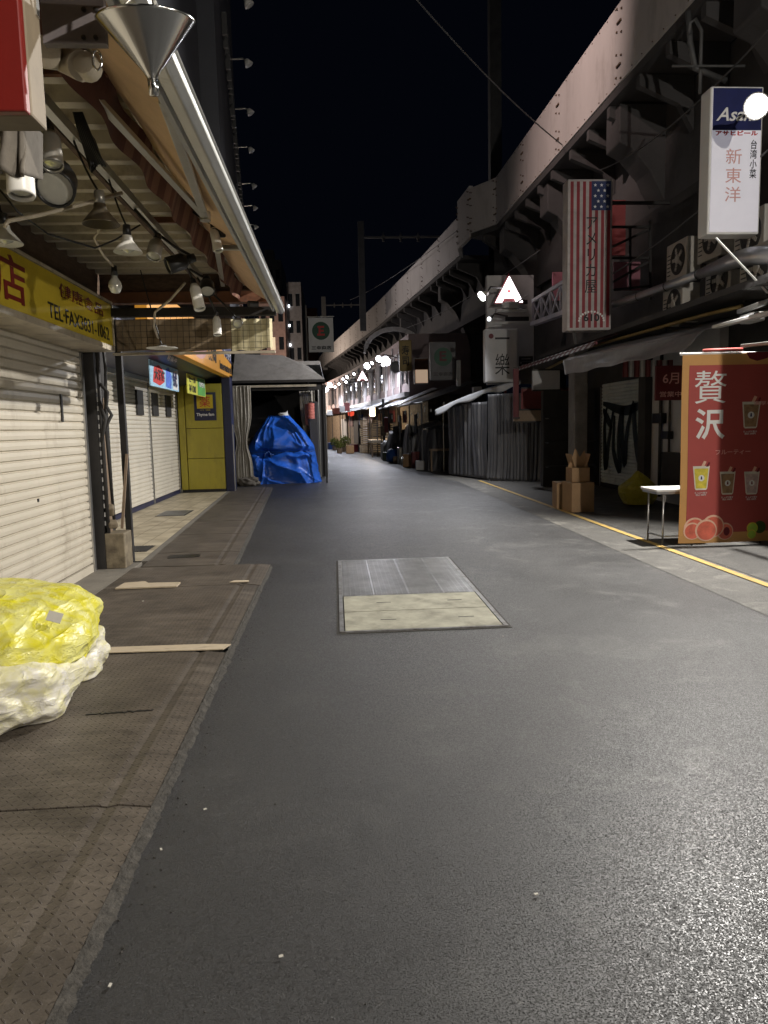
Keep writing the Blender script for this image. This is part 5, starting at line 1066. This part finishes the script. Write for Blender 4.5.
# boards under the striped awning
def board(px0, py0, px1, py1, Y, m, label, d=.12, name='sign_board', txt=None, tm='ink_black'):
    a = at(px0, py0, Y=Y); b = at(px1, py1, Y=Y); r = thing(name, label, 'board', ((a.x+b.x)/2, Y, b.z)); MB().b2(a.x, b.x, Y, Y+d, b.z, a.z).build('panel', m, r, bevel=.01)
    if txt: text(txt, ((a.x+b.x)/2, Y, (a.z+b.z)/2), FRONT, (b.x-a.x)*.8, (a.z-b.z)*.5, tm, r)
    else:
        mb = MB(); mb.b2(a.x-.02, b.x+.02, Y-.01, Y-.001, b.z-.02, b.z+.02); mb.b2(a.x-.02, b.x+.02, Y-.01, Y-.001, a.z-.02, a.z+.02); mb.build('edge', 'dark_steel', r)
board(533, 370, 560, 390, 18.4, 'white_dim', 'pale hanging box under the striped awning')
board(522, 388, 582, 409, 19, 'maroon_board', 'long dark red board under the pale hanging box')
board(514, 410, 566, 421, 18.8, 'old_wood', 'brown beam-like board above the grey curtain')
board(514, 368, 519, 418, 18.6, 'maroon', 'dark red post at the left end of the striped awning')
# near white awning rails, top right
r = thing('near_awning', 'pale metal awning frame above the drinks banner at the right edge', 'awning', (5.4, 8, 3.0))
p, q = at(715, 327, X=5.35), at(800, 305, X=5.35)
MB().bar(p, q, .10, .05).build('front_bar', 'white_paint', r, bevel=.01); MB().bar(at(739, 312, X=5.45), at(800, 290, X=5.45), .07, .06).build('rear_bar', 'alu', r, bevel=.01)
MB().bar(at(742, 346, X=5.0), at(800, 340, X=5.0), .05, .04).build('lower_bar', 'alu', r, bevel=.008)
mb = MB(); mb.box(at(752, 318, X=5.5), (.16, .35, .12)); mb.build('bracket', 'white_dim', r, bevel=.02)
MB().b2(5.2, 6.7, 2, 9.3, 3.22, 3.28).build('roof', 'shop_dark', r)
r = thing('banner_shade_panel', 'added dark panel outside the view, shading the right of the drinks banner', 'wall', (5, 4, 0)); MB().b2(4.545, 6.4, 3.9, 4.1, 0, 4.1).build('panel', 'shop_dark', r)  # unseen blocker added to cast the shadow edge on the banner

# drinks banner
YB = 9.0; bx0, bx1, bz0, bz1 = 4.30, 6.35, .05, 2.40
r = thing('drinks_banner', 'large red and orange cloth banner advertising fruit drinks', 'banner', (5.3, YB, 0))
MB().grid(lambda u, v: (bx0+(bx1-bx0)*u, YB+.012, bz0+(bz1-bz0)*v), 60, 60).build('cloth', 'banner_orange', r, solid=.01)
O = ((bx0+bx1)/2, YB+.006, (bz0+bz1)/2); W2, H2 = (bx1-bx0)/2, (bz1-bz0)/2
MB().grid(lambda u, v: (O[0]-W2+.085+(2*W2-.145)*u, YB+.002, O[2]-H2+.13+(2*H2-.26)*v), 40, 30).build('red_field', 'banner_red', r)
def on(px, py): q = at(px, py, Y=YB); return (q.x-O[0], q.z-O[2])
c1 = at(717, 387, Y=YB); text('贅', (at(710.5, 387, Y=YB).x, O[1], c1.z), FRONT, .40, .40, 'ink_white', r, off=.0, lift=.008)
text('沢', (at(710, 424, Y=YB).x, O[1], at(0+710, 424, Y=YB).z), FRONT, .38, .38, 'ink_white', r, off=.02, lift=.008)
text('フルーティー', (at(733, 452, Y=YB).x, O[1], at(733, 452, Y=YB).z), FRONT, .46, .06, 'ink_palered', r, lift=.008)
text('濃厚な', (at(763, 403, Y=YB).x, O[1], at(763, 403, Y=YB).z), FRONT, .25, .05, 'ink_palered', r, lift=.008)
def cup(px, py, h, m, m2):   # px,py = cup centre
    x, z = on(px, py); w = h*.36
    flat(O, FRONT, [(x-w*.74, z-h/2+.02), (x-w*.6, z-h/2), (x+w*.6, z-h/2), (x+w*.74, z-h/2+.02), (x+w, z+h/2), (x-w, z+h/2)], 'cup_white', r, 'cup', lift=.007)
    flat(O, FRONT, [(x-w*.62, z-h/2+.02), (x+w*.62, z-h/2+.02), (x+w*.84, z+h*.40), (x-w*.84, z+h*.40)], m, r, 'drink', lift=.009)
    flat(O, FRONT, circ(x, z, w*.36), 'ink_white', r, 'cup_logo', lift=.011)
    flat(O, FRONT, [(x-w*.1, z-w*.16), (x+w*.1, z-w*.16), (x+w*.06, z+w*.2), (x-w*.06, z+w*.2)], m2, r, 'logo_mark', lift=.013)
    flat(O, FRONT, [(x+w*.0, z+h/2), (x+w*.35, z+h/2), (x+w*.6, z+h*.68), (x+w*.3, z+h*.72)], 'peach_rim', r, 'fruit_slice', lift=.0085)
    flat(O, FRONT, [(x+w*.55, z+h*.47), (x+w*.85, z+h*.47), (x+w*1.05, z+h*.64), (x+w*.85, z+h*.66)], 'banner_dark', r, 'cinnamon', lift=.0083)
    text('たっぷり果汁\n税込 500円', (O[0]+x, O[1], O[2]+z-h*.66), FRONT, w*1.5, .05, 'ink_white', r, lift=.008, off=.0)
cup(700.5, 478, .30, 'cup_yellow', 'ink_navy'); cup(727, 483, .29, 'cup_brown', 'banner_dark'); cup(752, 483, .29, 'cup_pink', 'banner_dark'); cup(751, 415, .33, 'cup_brown', 'ink_navy')
def fruit(px, py, R, m, rim, l):
    x, z = on(px, py); flat(O, FRONT, circ(x, z, R), rim, r, 'fruit', lift=l); flat(O, FRONT, circ(x+.004, z-.004, R*.86), m, r, 'fruit_flesh', lift=l+.0015)
fruit(694, 528, .135, 'peach', 'peach_rim', .007); fruit(712, 526, .145, 'peach', 'peach_rim', .0095); fruit(691.5, 531, .11, 'peach', 'peach_rim', .012); fruit(705, 530, .14, 'peach', 'peach_rim', .0145)
fruit(724, 531, .11, 'peach', 'peach_rim', .007)
x, z = on(725.5, 531); flat(O, FRONT, circ(x, z, .04, .055), 'banner_dark', r, 'fruit_stone', lift=.0125)
fruit(752, 528, .075, 'lime_poster', 'cup_yellow', .0085); x, z = on(760, 527); flat(O, FRONT, circ(x, z, .08), 'green_leaf', r, 'leaf', lift=.007); fruit(751, 534, .06, 'lime_poster', 'cup_yellow', .012)
x, z = on(757, 356); flat(O, FRONT, [(x-.15, z+.05), (x-.1, z-.03), (x, z-.06), (x+.12, z-.03), (x+.3, z+.05)], 'banner_dark', r, 'berries', lift=.007)
mb = MB(); mb.tube([(bx0-.03, YB+.02, bz1+.01), (bx1+.1, YB+.02, bz1+.01)], .018, 8); mb.build('top_pole', 'white_paint', r, smooth=True)
MB().tube([(4.55, YB+.0, bz1+.05), (5.05, YB+.0, bz1+.06)], .018, 8).build('rolled_cloth', 'banner_red', r, smooth=True)
mb = MB()
for x in (4.5, 5.4, 6.3): mb.tube([(x, YB+.06, 0), (x, YB+.06, bz1)], .014, 8)
mb.b2(4.3, 6.4, YB+.03, YB+.6, .0, .03) if 0 else None
mb.build('stand', 'dark_steel', r)
def ripple(x, z): return .018*math.sin(x*3.6+.5*math.sin(z*1.7))*(.35+.65*(2.4-z)/2.4)+.007*math.sin(z*3+x*2)
for ch in r.children:
    if ch.name.split('.')[0] in ('stand', 'top_pole', 'rolled_cloth'): continue
    for v in ch.data.vertices: v.co.y += ripple(v.co.x+5.3, v.co.z)
# folding table
r = thing('folding_table', 'narrow white-topped folding table with tube legs left of the banner', 'table', (4.3, 9.5, 0))
tx0, tx1, ty0, ty1 = 4.05, 4.50, 9.12, 9.62
MB().b2(tx0, tx1+.3, ty0, ty1, .70, .735).build('tabletop', 'white_paint', r, bevel=.008)
MB().b2(tx0+.02, tx1+.28, ty0+.02, ty1-.02, .668, .698).build('apron', 'steel', r)
for (xa, ya) in ((tx0+.08, ty1-.08), (tx0+.12, ty0+.06), (tx1+.22, ty0+.06), (tx1+.22, ty1-.08)): MB().tube([(xa, ya, 0.01), (xa, ya, .67)], .013, 8).build('leg', 'steel', r, smooth=True)
mb = MB(); mb.tube([(tx0+.08, ty1-.08, .12), (tx0+.12, ty0+.06, .12)], .01, 8); mb.tube([(tx0+.12, ty0+.06, .12), (tx1+.22, ty0+.06, .12)], .01, 8); mb.tube([(tx0+.12, ty0+.06, .5), (tx0+.17, ty0+.1, .62), (tx0+.13, ty0+.08, .66)], .008, 6); mb.build('stretcher', 'steel', r, smooth=True)
# yellow rubbish bag
mb = blob((5.72, 13.7, .27), (.34, .30, .29), .12, 1.6, 31, .012, 5); nv = []
for x, y, z in mb.v:
    k = max(0, (z-.38)/.25); x = 5.72+(x-5.72)*(1-.75*min(1, k)); y = 13.7+(y-13.7)*(1-.75*min(1, k)); nv.append((x, y, z+.14*min(1, k)*k))
mb.v = nv; mb.build('rubbish_bag', 'bag_yellow', smooth=True, label='tied yellow rubbish bag in front of the graffiti shutter', category='rubbish bag')
# cardboard boxes
GB = 'cardboard boxes stacked by the yellow line'
def carton(x0, x1, y0, y1, z0, z1, label, rz=0, flaps=False, name='cardboard_box'):
    r = thing(name, label, 'box', ((x0+x1)/2, (y0+y1)/2, z0), GB); c = ((x0+x1)/2, (y0+y1)/2, (z0+z1)/2)
    MB().box(c, (x1-x0, y1-y0, z1-z0), rz).build('body', 'cardboard', r, bevel=.006)
    MB().box((c[0], c[1], c[2]+(z1-z0)/2+.001), ((x1-x0)*.98, .05, .003), rz).build('tape', 'plywood', r)
    if flaps:
        mb = MB()
        for s_ in (-1, 1): mb.box((c[0]+s_*(x1-x0)*.42, c[1], z1+.12), (.01, (y1-y0)*.9, .26), rz, 0, s_*.3)
        mb.prism([(-.2, 0), (.18, 0), (.1, .3), (.02, .18), (-.06, .34)], (c[0], c[1]-.05, z1), (1, 0, 0), (0, 0, 1), (0, .01, 0))
        mb.build('flap', 'cardboard', r)
carton(4.14, 4.56, 12.85, 13.3, .012, .54, 'largest cardboard box at the front of the stack', .08)
carton(4.20, 4.52, 12.95, 13.32, .548, .80, 'cardboard box with raised torn flaps on top of the largest box', .0, True)
carton(4.10, 4.42, 13.45, 13.9, .012, .50, 'cardboard box half hidden behind the largest box', -.1)
# tent with curtains
r = thing('market_tent', 'pale canvas stall canopy with a sagging lit top', 'tent', (4.4, 22.5, 0))
def tn(u, v):
    a = Vector((3.05, 22.6, 2.08)).lerp(Vector((5.30, 21.0, 2.83)), u); b = Vector((3.7, 26.2, 2.2)).lerp(Vector((5.9, 25.5, 3.0)), u)
    p = a.lerp(b, v); p.z -= .08*math.sin(v*PI)+.10*math.sin(u*PI)*(-1); return p
MB().grid(tn, 30, 16).build('canopy', 'tent_cloth', r, smooth=True, solid=.01)
MB().grid(lambda u, v: tn(u, 0)+Vector((.0, -.01, -.16*v*(1+.3*math.sin(u*18)))), 40, 3).build('valance', 'tent_cloth', r, smooth=True, solid=.004)
for x, y in ((3.9, 23.5), (4.45, 21.3), (3.75, 25.6)): MB().tube([(x, y, 0), (x, y, 2.35)], .025, 8).build('pole', 'lamp_grey', r)
curtain([(4.36, 20.95), (4.9, 20.5), (5.6, 20.1), (6.5, 19.9)], .02, 2.45, 19, .03, 0, 'long grey pleated curtain closing the front of the canvas stall', 'curtain_grey', n=380, hem=1, flare=.5)
curtain([(3.62, 23.6), (3.95, 22.3), (4.33, 21.0)], .05, 2.25, 9, .035, .05, 'darker side curtain of the canvas stall facing the road', 'curtain_grey', n=200)
mb = MB(); mb.tube([(4.36+i*.055, 20.87-.03*i+.03*math.sin(i), .03) for i in range(34)], .035, 6); mb.build('curtain_hem', 'tent_cloth', smooth=True, label='crumpled pale hem bunched on the ground below the grey curtain', category='cloth')

# tarped stalls further on
def sheet_stall(c, rad, m, label, seed):
    def fn(u, v):
        t = 2*PI*u; cc, ss = math.cos(t), math.sin(t); e = .35; z = v
        k = 1-.18*v**3+(.06*(1-abs(math.sin(t*9+2*ns(cc*2, ss*2, seed))))*(1-v)+.05*ns(cc*3, ss*3+v*2, seed))
        if v > .93: k *= max(0, (1-v)/.07)
        zz = c[2]-rad[2]+2*rad[2]*min(v, .93)*(1+.16*ns(cc*1.4*k, ss*1.4*k, seed+3))+.12*(1-k)*(v > .93)
        return (c[0]+rad[0]*k*math.copysign(abs(cc)**e, cc), c[1]+rad[1]*k*math.copysign(abs(ss)**e, ss), max(.01, zz))
    return MB().grid(fn, 120, 28, True).build('covered_stall', m, smooth=True, label=label, category='covered stall', group='covered stalls past the tent')
def lump(c, rad, m, label, seed, cat='covered stall', name='covered_stall', n=5, amp=.22):
    if cat == 'covered stall': return sheet_stall(c, rad, m, label, seed)
    return blob(c, rad, amp, 1.6, seed, .01, n).build(name, m, smooth=True, label=label, category=cat)
lump((4.1, 27.5, .75), (.9, 1.6, .85), 'dark_cloth', 'black tarpaulin-covered stall nearest the canvas stall', 41)
lump((3.8, 30.8, .85), (.95, 1.3, .9), 'charcoal_cloth', 'grey covered stall heap in the middle of the row', 43)
lump((3.3, 34.2, .7), (.9, 1.3, .75), 'dark_cloth', 'low dark covered stall at the far end of the row', 47)
lump((2.65, 33, .3), (.4, .5, .33), 'blue_cloth', 'small blue sheet bundle on the roadside', 53, 'bundle', 'bundle', 4)
lump((2.95, 30.4, .18), (.28, .4, .2), 'bag_white', 'small pale plastic bundle by the kerb', 59, 'bundle', 'bundle', 4)
lump((2.55, 36, .45), (.3, .3, .5), 'white_dim', 'pale upright sack behind the blue bundle', 61, 'bundle', 'bundle', 4)
r = thing('stall_table', 'dark trestle table edge in front of the covered stalls', 'table', (3.8, 28, 0)); MB().b2(3.3, 4.6, 25.8, 29.2, .72, .8).build('tabletop', 'old_wood', r)
for x, y in ((3.35, 25.9), (3.35, 29.1), (4.5, 25.9)): MB().bar((x, y, 0), (x, y, .72), .06).build('leg', 'old_wood', r)
for x, y, w_, d_, h_, m, lb, kind in [
    (3.15, 26.9, .5, .4, .34, 'white_dim', 'pale foam box on the ground before the black covered stall', 'box'), (3.2, 27.5, .45, .4, .3, 'blue_cloth', 'blue plastic crate beside the pale foam box', 'box'),
    (3.05, 28.3, .3, .3, .62, 'maroon_board', 'dark red bin before the black covered stall', 'bin'), (2.95, 29.3, .6, .45, .5, 'cardboard', 'cardboard carton at the kerb between two covered stalls', 'box'),
    (2.85, 31.6, .4, .4, .7, 'lamp_grey', 'grey metal drum at the kerb by the middle covered stall', 'drum'), (2.75, 32.2, .5, .35, .3, 'old_wood', 'low wooden crate next to the grey drum', 'box'),
    (2.5, 34.8, .5, .5, .4, 'green_leaf', 'dark green crate near the far end of the covered stalls', 'box'), (2.45, 36.6, .4, .4, .8, 'white_dim', 'pale upright carton by the stall post', 'box')]:
    MB().box((x, y, h_/2+.012), (w_, d_, h_), .3*math.sin(x*31)).build({'box': 'stall_box', 'bin': 'waste_bin', 'drum': 'metal_drum'}[kind], m, bevel=.02, label=lb, category=kind)
for k in range(9):
    y = 27+k*1.3; x = front_x(y)+.12; z = 2.3-.3*(k % 3)
    MB().box((x, y, z-.3), (.05, .3+.1*(k % 2), .55+.2*math.sin(k*2)), .1*k).build('hanging_bundle', ['goods', 'dark_cloth', 'grey_cloth', 'maroon_board'][k % 4], bevel=.02, label='cloth bundle under the black and grey awnings, '+['nearest', 'second', 'third', 'fourth', 'fifth', 'sixth', 'seventh', 'eighth', 'farthest'][k]+' of nine', category='bundle', group='bundles hung under the mid awnings')
# second-row awnings far: roofs along frontage
def far_awning(y0, y1, z, dx, depth, m, label, drop=.35):
    r = thing('far_awning', label, 'awning', (front_x(y0)+dx, y0, z), 'stall awnings down the right side')
    def fn(u, v):
        y = y0+(y1-y0)*u; return (front_x(y)+dx+depth*v, y, z+drop*2.2*v-.05*math.sin(u*PI*4))
    MB().grid(fn, 24, 4).build('cloth', m, r, solid=.01)
    a, b = fn(0, 0), fn(1, 0); MB().tube([a, b], .03, 6).build('front_rail', 'lamp_white', r)
    for t in (.05, .5, .95): q = fn(t, .02); MB().bar((q[0], q[1], 0), q, .05).build('post', 'pole_grey', r)
far_awning(26.5, 32, 2.45, .0, 2.2, 'dark_cloth', 'black awning just past the canvas stall')
far_awning(32.5, 39, 2.55, .1, 2.0, 'charcoal_cloth', 'grey awning over the covered stalls, second past the tent')
far_awning(39.5, 47, 2.7, .05, 2.0, 'tent_cloth', 'pale awning where the road begins to bend')
far_awning(47.5, 56, 2.7, .1, 2.0, 'white_dim', 'off-white awning past the lit lantern')
far_awning(56.5, 68, 2.8, .1, 2.0, 'tent_cloth', 'farthest pale awning at the vanishing end of the street')
# bright poles under awnings
mb = MB()
for k in range(11): q = at(392+k*6.5, 417-1.1*k+3*math.sin(k*2.1), Y=31-k*.4); mb.box(q, (.05, .05, .18+.1*math.sin(k*1.7)))
mb.build('hanging_tools', 'white_dim', label='row of small pale things hanging under the black awning', category='goods')
# far stalls: crates, table, lantern, plants, sacks
r = thing('wooden_stall', 'low wooden display stall beside the bend of the road', 'stall', (2.6, 42, 0))
MB().b2(1.9, 4.3, 39.5, 44.5, .75, .9).build('counter', 'plywood', r)
for x, y in ((1.95, 39.6), (3.2, 39.6), (1.95, 44.4)): MB().bar((x, y, 0), (x, y, .75), .08).build('leg', 'old_wood', r)
proto = None
labs = ['bottom', 'lower middle', 'upper middle', 'top']
for j in range(4):
    for i in range(4):
        x, z = 1.55+i*.72+(.05 if j % 2 else 0), .02+j*.52; lb = f'slatted crate in the far stack: {labs[j]} row, '+['leftmost', 'second from the left', 'third from the left', 'rightmost'][i]
        if proto is None:
            proto = thing('slatted_crate', lb, 'crate', (x, 46.5, z), 'slatted crates stacked behind the wooden stall'); mb = MB()
            for k in range(4): mb.b2(x, x+.66, 46.5, 46.53, z+.02+k*.12, z+.09+k*.12)
            mb.b2(x, x+.05, 46.531, 47, z, z+.48); mb.b2(x+.61, x+.66, 46.531, 47, z, z+.48); mb.b2(x+.05, x+.61, 46.54, 47, z, z+.04); mb.build('slats', 'plywood', proto); px0 = (x, z)
        else: dup(proto, (x-px0[0], 0, z-px0[1]), lb)
p = at(372, 412, Y=44); r = thing('street_lantern', 'small lit cream lantern hanging over the wooden stall', 'lantern', p)
MB().box(p, (.36, .36, .55)).build('shade', 'lantern_lit', r, bevel=.05); MB().tube([p+Vector((0, 0, .28)), p+Vector((0, 0, .8))], .01, 5).build('cord', 'black_cable', r)
lq = bpy.data.lights.new('lantern_glow', 'POINT'); lq.energy = 110; lq.color = (1, .8, .55); lq.shadow_soft_size = .25; lr = bpy.data.objects.new('lantern_glow', lq); C.objects.link(lr); lr.location = p+Vector((0, -.5, 0))
p = at(351, 413, Y=55); r = thing('red_lantern', 'tiny glowing red lantern farther down the street', 'lantern', p); MB().lathe([(0, -.25), (.2, -.18), (.24, 0), (.2, .18), (0, .25)], p, n=12).build('paper', 'red_lit', r); MB().tube([p+Vector((0, 0, .24)), p+Vector((0, 0, .7))], .01, 5).build('cord', 'black_cable', r)
def shrub(c, R, n, label, m='lime_leaves'):
    r = thing('potted_shrub', label, 'shrub', c); mb = MB()
    for k in range(n):
        d = Vector((random.gauss(0, 1), random.gauss(0, 1), random.gauss(0, 1))).normalized()*R*random.random()**.4; q = Vector(c)+Vector((0, 0, R+.25))+d
        mb.box(q, (.11, .05, .012), random.random()*6, random.random()*3, random.random()*3)
    mb.build('foliage', m, r); MB().lathe([(0, 0), (.16, 0), (.2, .3), (0, .3)], c, n=12).build('pot', 'old_wood', r)
shrub((.62, 50, 0), .42, 260, 'yellow-green potted shrub by the roadside bend'); shrub((-.05, 54, 0), .35, 200, 'smaller leafy shrub behind the yellow-green one'); 
shrub((.25, 47.5, 0), .25, 120, 'low potted shrub nearest the road edge at the bend')
for k, (x, y, m, lb) in enumerate([(.9, 46.5, 'cardboard', 'cardboard box on the roadside at the bend'), (-.35, 57, 'blue_cloth', 'blue crate at the far road edge'), (1.2, 49, 'maroon', 'dark red tub beside the shrubs')]):
    MB().box((x, y, .25), (.5, .5, .5), .3*k).build('roadside_box', m, bevel=.03, label=lb, category='box')

# far upper storey: lit wall with windows under the viaduct
r = thing('far_arcade', 'pinkish lit upper storey with white window frames under the far railway', 'building', (2, 50, 3))
def fx(y): return front_x(y)+1.2
ys = [36, 44, 52, 60, 70, 82]
for a, b in zip(ys, ys[1:]):
    MB().prism([(fx(a), a), (fx(b), b), (fx(b)+3, b), (fx(a)+3, a)], (0, 0, 3.1), (1, 0, 0), (0, 1, 0), (0, 0, 2.9)).build('wall', 'far_wall', r)
    MB().prism([(fx(a)+.9, a), (fx(b)+.9, b), (fx(b)+3, b), (fx(a)+3, a)], (0, 0, 0), (1, 0, 0), (0, 1, 0), (0, 0, 3.08)).build('lower_wall', 'goods', r)
y = 36.5
while y < 78:
    x = fx(y)-.02; x2 = fx(y+1.4)-.02
    f = MB().prism([(x, y), (x2, y+1.4), (x2+.06, y+1.4), (x+.06, y)], (0, 0, 3.75), (1, 0, 0), (0, 1, 0), (0, 0, 1.5)).build('window', 'glass_dark', r)
    mb = MB()
    for t in (0, 1.4): mb.box((fx(y+t)-.05, y+t, 4.5), (.07, .1, 1.65))
    mb.bar((x-.05, y, 5.3), (x2-.05, y+1.4, 5.3), .08); mb.build('window_frame', 'far_white', f)
    MB().box((fx(y+1.85)-.04, y+1.85, 4.5), (.14, .28, 2.6)).build('pilaster', 'far_white', r)
    y += 2.6
for k, (y0, y1, z0, z1, m) in enumerate([(45.6, 47.2, 1.9, 2.6, 'maroon_board'), (47.4, 49.2, .3, 2.2, 'graffiti_shutter'), (49.4, 50.8, 1.6, 2.5, 'banner_orange'), (51.2, 53.2, .2, 1.9, 'shop_dark'), (53.4, 55, 1.9, 2.6, 'ink_palered'), (55.4, 57.5, .3, 2.4, 'white_dim'), (58, 59.5, 1.8, 2.6, 'blue_cloth'), (60, 62.5, .3, 2.3, 'shop_dark'), (63, 65, 1.7, 2.6, 'maroon_board'), (66, 69, .3, 2.4, 'white_dim')]):
    X0, X1 = fx(y0)+.86, fx(y1)+.86; MB().prism([(X0, y0), (X1, y1), (X1-.12, y1), (X0-.12, y0)], (0, 0, z0), (1, 0, 0), (0, 1, 0), (0, 0, z1-z0)).build('shop_panel', m, r)
mb = MB()
for a, b in zip(ys, ys[1:]): mb.bar((fx(a)-.12, a, 3.15), (fx(b)-.12, b, 3.15), .25, .22)
mb.build('ledge', 'far_white', r)
# arch over the far lamps
mb = MB(); a0 = Vector((3.6, 38.6, 5.2)); 
pts = [Vector((3.15-1.5*math.cos(t), 38.8, 5.4+1.2*math.sin(t))) for t in [i*PI/14 for i in range(15)]]
for a, b in zip(pts, pts[1:]): mb.bar(a, b, .12, .22)
mb.build('arch_sign', 'far_white', label='curved white arch frame around the cluster of far floodlights', category='arch')
MB().lathe([(0, .02), (.22, .02), (.24, -.02), (.3, 0), (.28, .05)], at(396, 367, Y=37), (0, -1, 0), 20).build('round_vent', 'white_dim', label='round ventilator right of the far floodlight cluster', category='vent')
# far floodlights
fl = [(386, 361, 39, .21), (379, 359, 40, .20), (372, 363, 41.5, .13), (367, 366, 43, .13), (354, 374, 48, .14), (347, 377, 51, .15), (346, 382, 52, .13), (339, 384, 56, .15), (335, 387, 58, .13), (330, 385, 62, .15), (327, 389, 65, .16), (325, 392, 67, .13), (383, 365, 40, .12), (343, 379, 53, .12)]
nm = ['rightmost of the far cluster', 'at the peak of the far cluster', 'third from the right in the far cluster', 'fourth from the right in the far cluster', 'just left of the tiny far A sign', 'sixth from the right in the far row', 'lower one beside the sixth', 'in the middle of the far row', 'left of the middle of the far row', 'fourth from the left end of the far row', 'third from the left end of the far row', 'leftmost and farthest of the row', 'tucked below the peak of the far cluster', 'tucked between the middle lamps of the far row']
for (px, py, Y, R), lb in zip(fl, nm):
    p = at(px, py, Y=Y); flood(p, (-.5, -.7, -.4), R*(1.1+.5*math.sin(px*1.7)), 'small glaring floodlight '+lb, 'bulb_far', arm=(fx(Y)+.1, Y+.3, p.z+.1))
for (px, py, Y, W) in [(380, 361, 38.8, 430), (368, 365, 42, 430), (347, 378, 50.5, 480), (336, 386, 57, 480), (328, 389, 63.5, 480)]:
    p = at(px, py, Y=Y); spotl(p+Vector((-.15, -.15, -.1)), (-.1, -.1, -1), W, 170, (.85, .88, 1), .1)
a = at(362.5, 377, Y=46); a_sign(a.x, 46, a.z-.2, .62, 'tiny glowing A sign among the far floodlights')
# signs mid right
mat('sign_grey', (.16, .16, .165), .6)
r, a, b = box_sign(430, 342, 456, 380, 27, .25, 'dim grey sign with a dark round emblem in the far middle', 'sign_grey', 'sign_grey', inset=.04)
cx = (a.x+b.x)/2; flat((cx, 26.988, (a.z+b.z)/2+.15), FRONT, circ(0, 0, .33), 'ink_green', r, 'emblem_disc'); text('三幸商店', (cx, 26.988, b.z+.22), FRONT, .7, .14, 'ink_black', r, off=.03)
flat((cx, 26.988, (a.z+b.z)/2+.15), FRONT, [(-.13, -.15), (.13, -.15), (.13, -.08), (-.05, -.08), (-.05, .0), (.1, .0), (.1, .07), (-.05, .07), (-.05, .14), (.12, .14), (.12, .2), (-.13, .2)], 'maroon', r, 'emblem_mark', lift=.012)
r, a, b = box_sign(399, 340, 412, 371, 34, .2, 'narrow dark yellow sign left of the round emblem sign', 'sign_dim' if 0 else 'brass_pole', 'brass_pole', inset=.03)
text('寿\n司', ((a.x+b.x)/2, 33.988, (a.z+b.z)/2), FRONT, .34, .9, 'ink_black', r)
r, a, b = box_sign(414, 358, 429, 384, 33, .2, 'cream lit side panel between the yellow and the emblem signs', 'white_dim', 'stripe_cream', inset=.03)
MB().b2(a.x+.05, b.x-.05, 32.98, 32.987, b.z+.05, b.z+(a.z-b.z)*.55).build('lit_panel', 'sign_lit', r)
r, a, b = box_sign(457, 360, 461, 386, 26, .2, 'thin white post sign right of the emblem sign', 'white_paint', 'white_paint', inset=.01)
p = at(477, 392, Y=24); MB().box(p, (.28, .2, .34)).build('meter_box', 'white_dim', bevel=.02, label='small white box above the canvas stall', category='box')
# hanging rags / small flags under far awning
for k, (px, py, w, h, m, lb) in enumerate([(336, 411, .5, .4, 'pink_paper', 'small pink cloth sign under the far awning'), (342, 409, .4, .4, 'white_dim', 'small white cloth sign under the far awning'), (330, 413, .4, .3, 'white_paint', 'pale cloth sign at the far awning end'), (347, 407, .4, .6, 'maroon_board', 'brown cloth sign right of the small white one')]):
    p = at(px, py, Y=50+k); MB().box(p, (w, .03, h)).build('cloth_sign', m, label=lb, category='sign', bevel=.005)
# utility post at stall
MB().tube([(2.45, 37.5, 0), (2.45, 37.5, 3.0)], .07, 10).build('stall_post', 'pole_grey', label='dark post in front of the wooden stall', category='post')

# ------------------------------------------------------------------ world, fill, camera
w = bpy.data.worlds.new('World'); S.world = w; w.use_nodes = True; N = w.node_tree.nodes; L = w.node_tree.links
sky = N.new('ShaderNodeTexSky'); sky.sky_type = 'NISHITA'; sky.sun_disc = False; sky.sun_elevation = math.radians(-7); sky.sun_rotation = math.radians(200)
bg = N['Background']; ad = N.new('ShaderNodeMix'); ad.data_type = 'RGBA'; ad.blend_type = 'ADD'; ad.inputs[0].default_value = 1; L.new(sky.outputs[0], ad.inputs[6]); ad.inputs[7].default_value = (.015, .021, .045, 1)
L.new(ad.outputs[2], bg.inputs[0]); bg.inputs[1].default_value = .06
lp = bpy.data.lights.new('apartment_fill', 'POINT'); lp.energy = 3600; lp.color = (1, .82, .68); lp.shadow_soft_size = .2; lo = bpy.data.objects.new('apartment_fill', lp); C.objects.link(lo); lo.location = (-5.6, 70, 4.2)  # unseen point light added to brighten the far apartment blocks
s = bpy.data.lights.new('ambient_fill_sun', 'SUN'); s.energy = .012; s.angle = math.radians(.5); s.color = (.8, .85, 1); so = bpy.data.objects.new('ambient_fill_sun', s); C.objects.link(so); so.rotation_euler = (math.radians(50), 0, math.radians(160))  # weak sun lamp added as overall ambient glow
cam = bpy.data.cameras.new('camera'); co = bpy.data.objects.new('camera', cam); C.objects.link(co); S.camera = co
cam.sensor_fit = 'VERTICAL'; cam.sensor_height = 24; cam.lens = F/1024*24; cam.clip_end = 1000; cam.clip_start = .05
x = RT*math.cos(RR)-UP*math.sin(RR); y = RT*math.sin(RR)+UP*math.cos(RR)
CAMX, CAMY = x, y
mtx = Matrix((x, y, -FW)).transposed().to_4x4(); mtx.translation = Vector((0, 0, H)); co.matrix_world = mtx
S.view_settings.view_transform = 'Standard'; S.view_settings.look = 'None'; S.view_settings.exposure = 0; S.view_settings.gamma = 1
S.render.engine = 'CYCLES'; S.cycles.use_denoising = True; S.cycles.max_bounces = 6; S.cycles.diffuse_bounces = 3; S.cycles.glossy_bounces = 3; S.cycles.sample_clamp_indirect = 3
S.cycles.use_light_tree = True
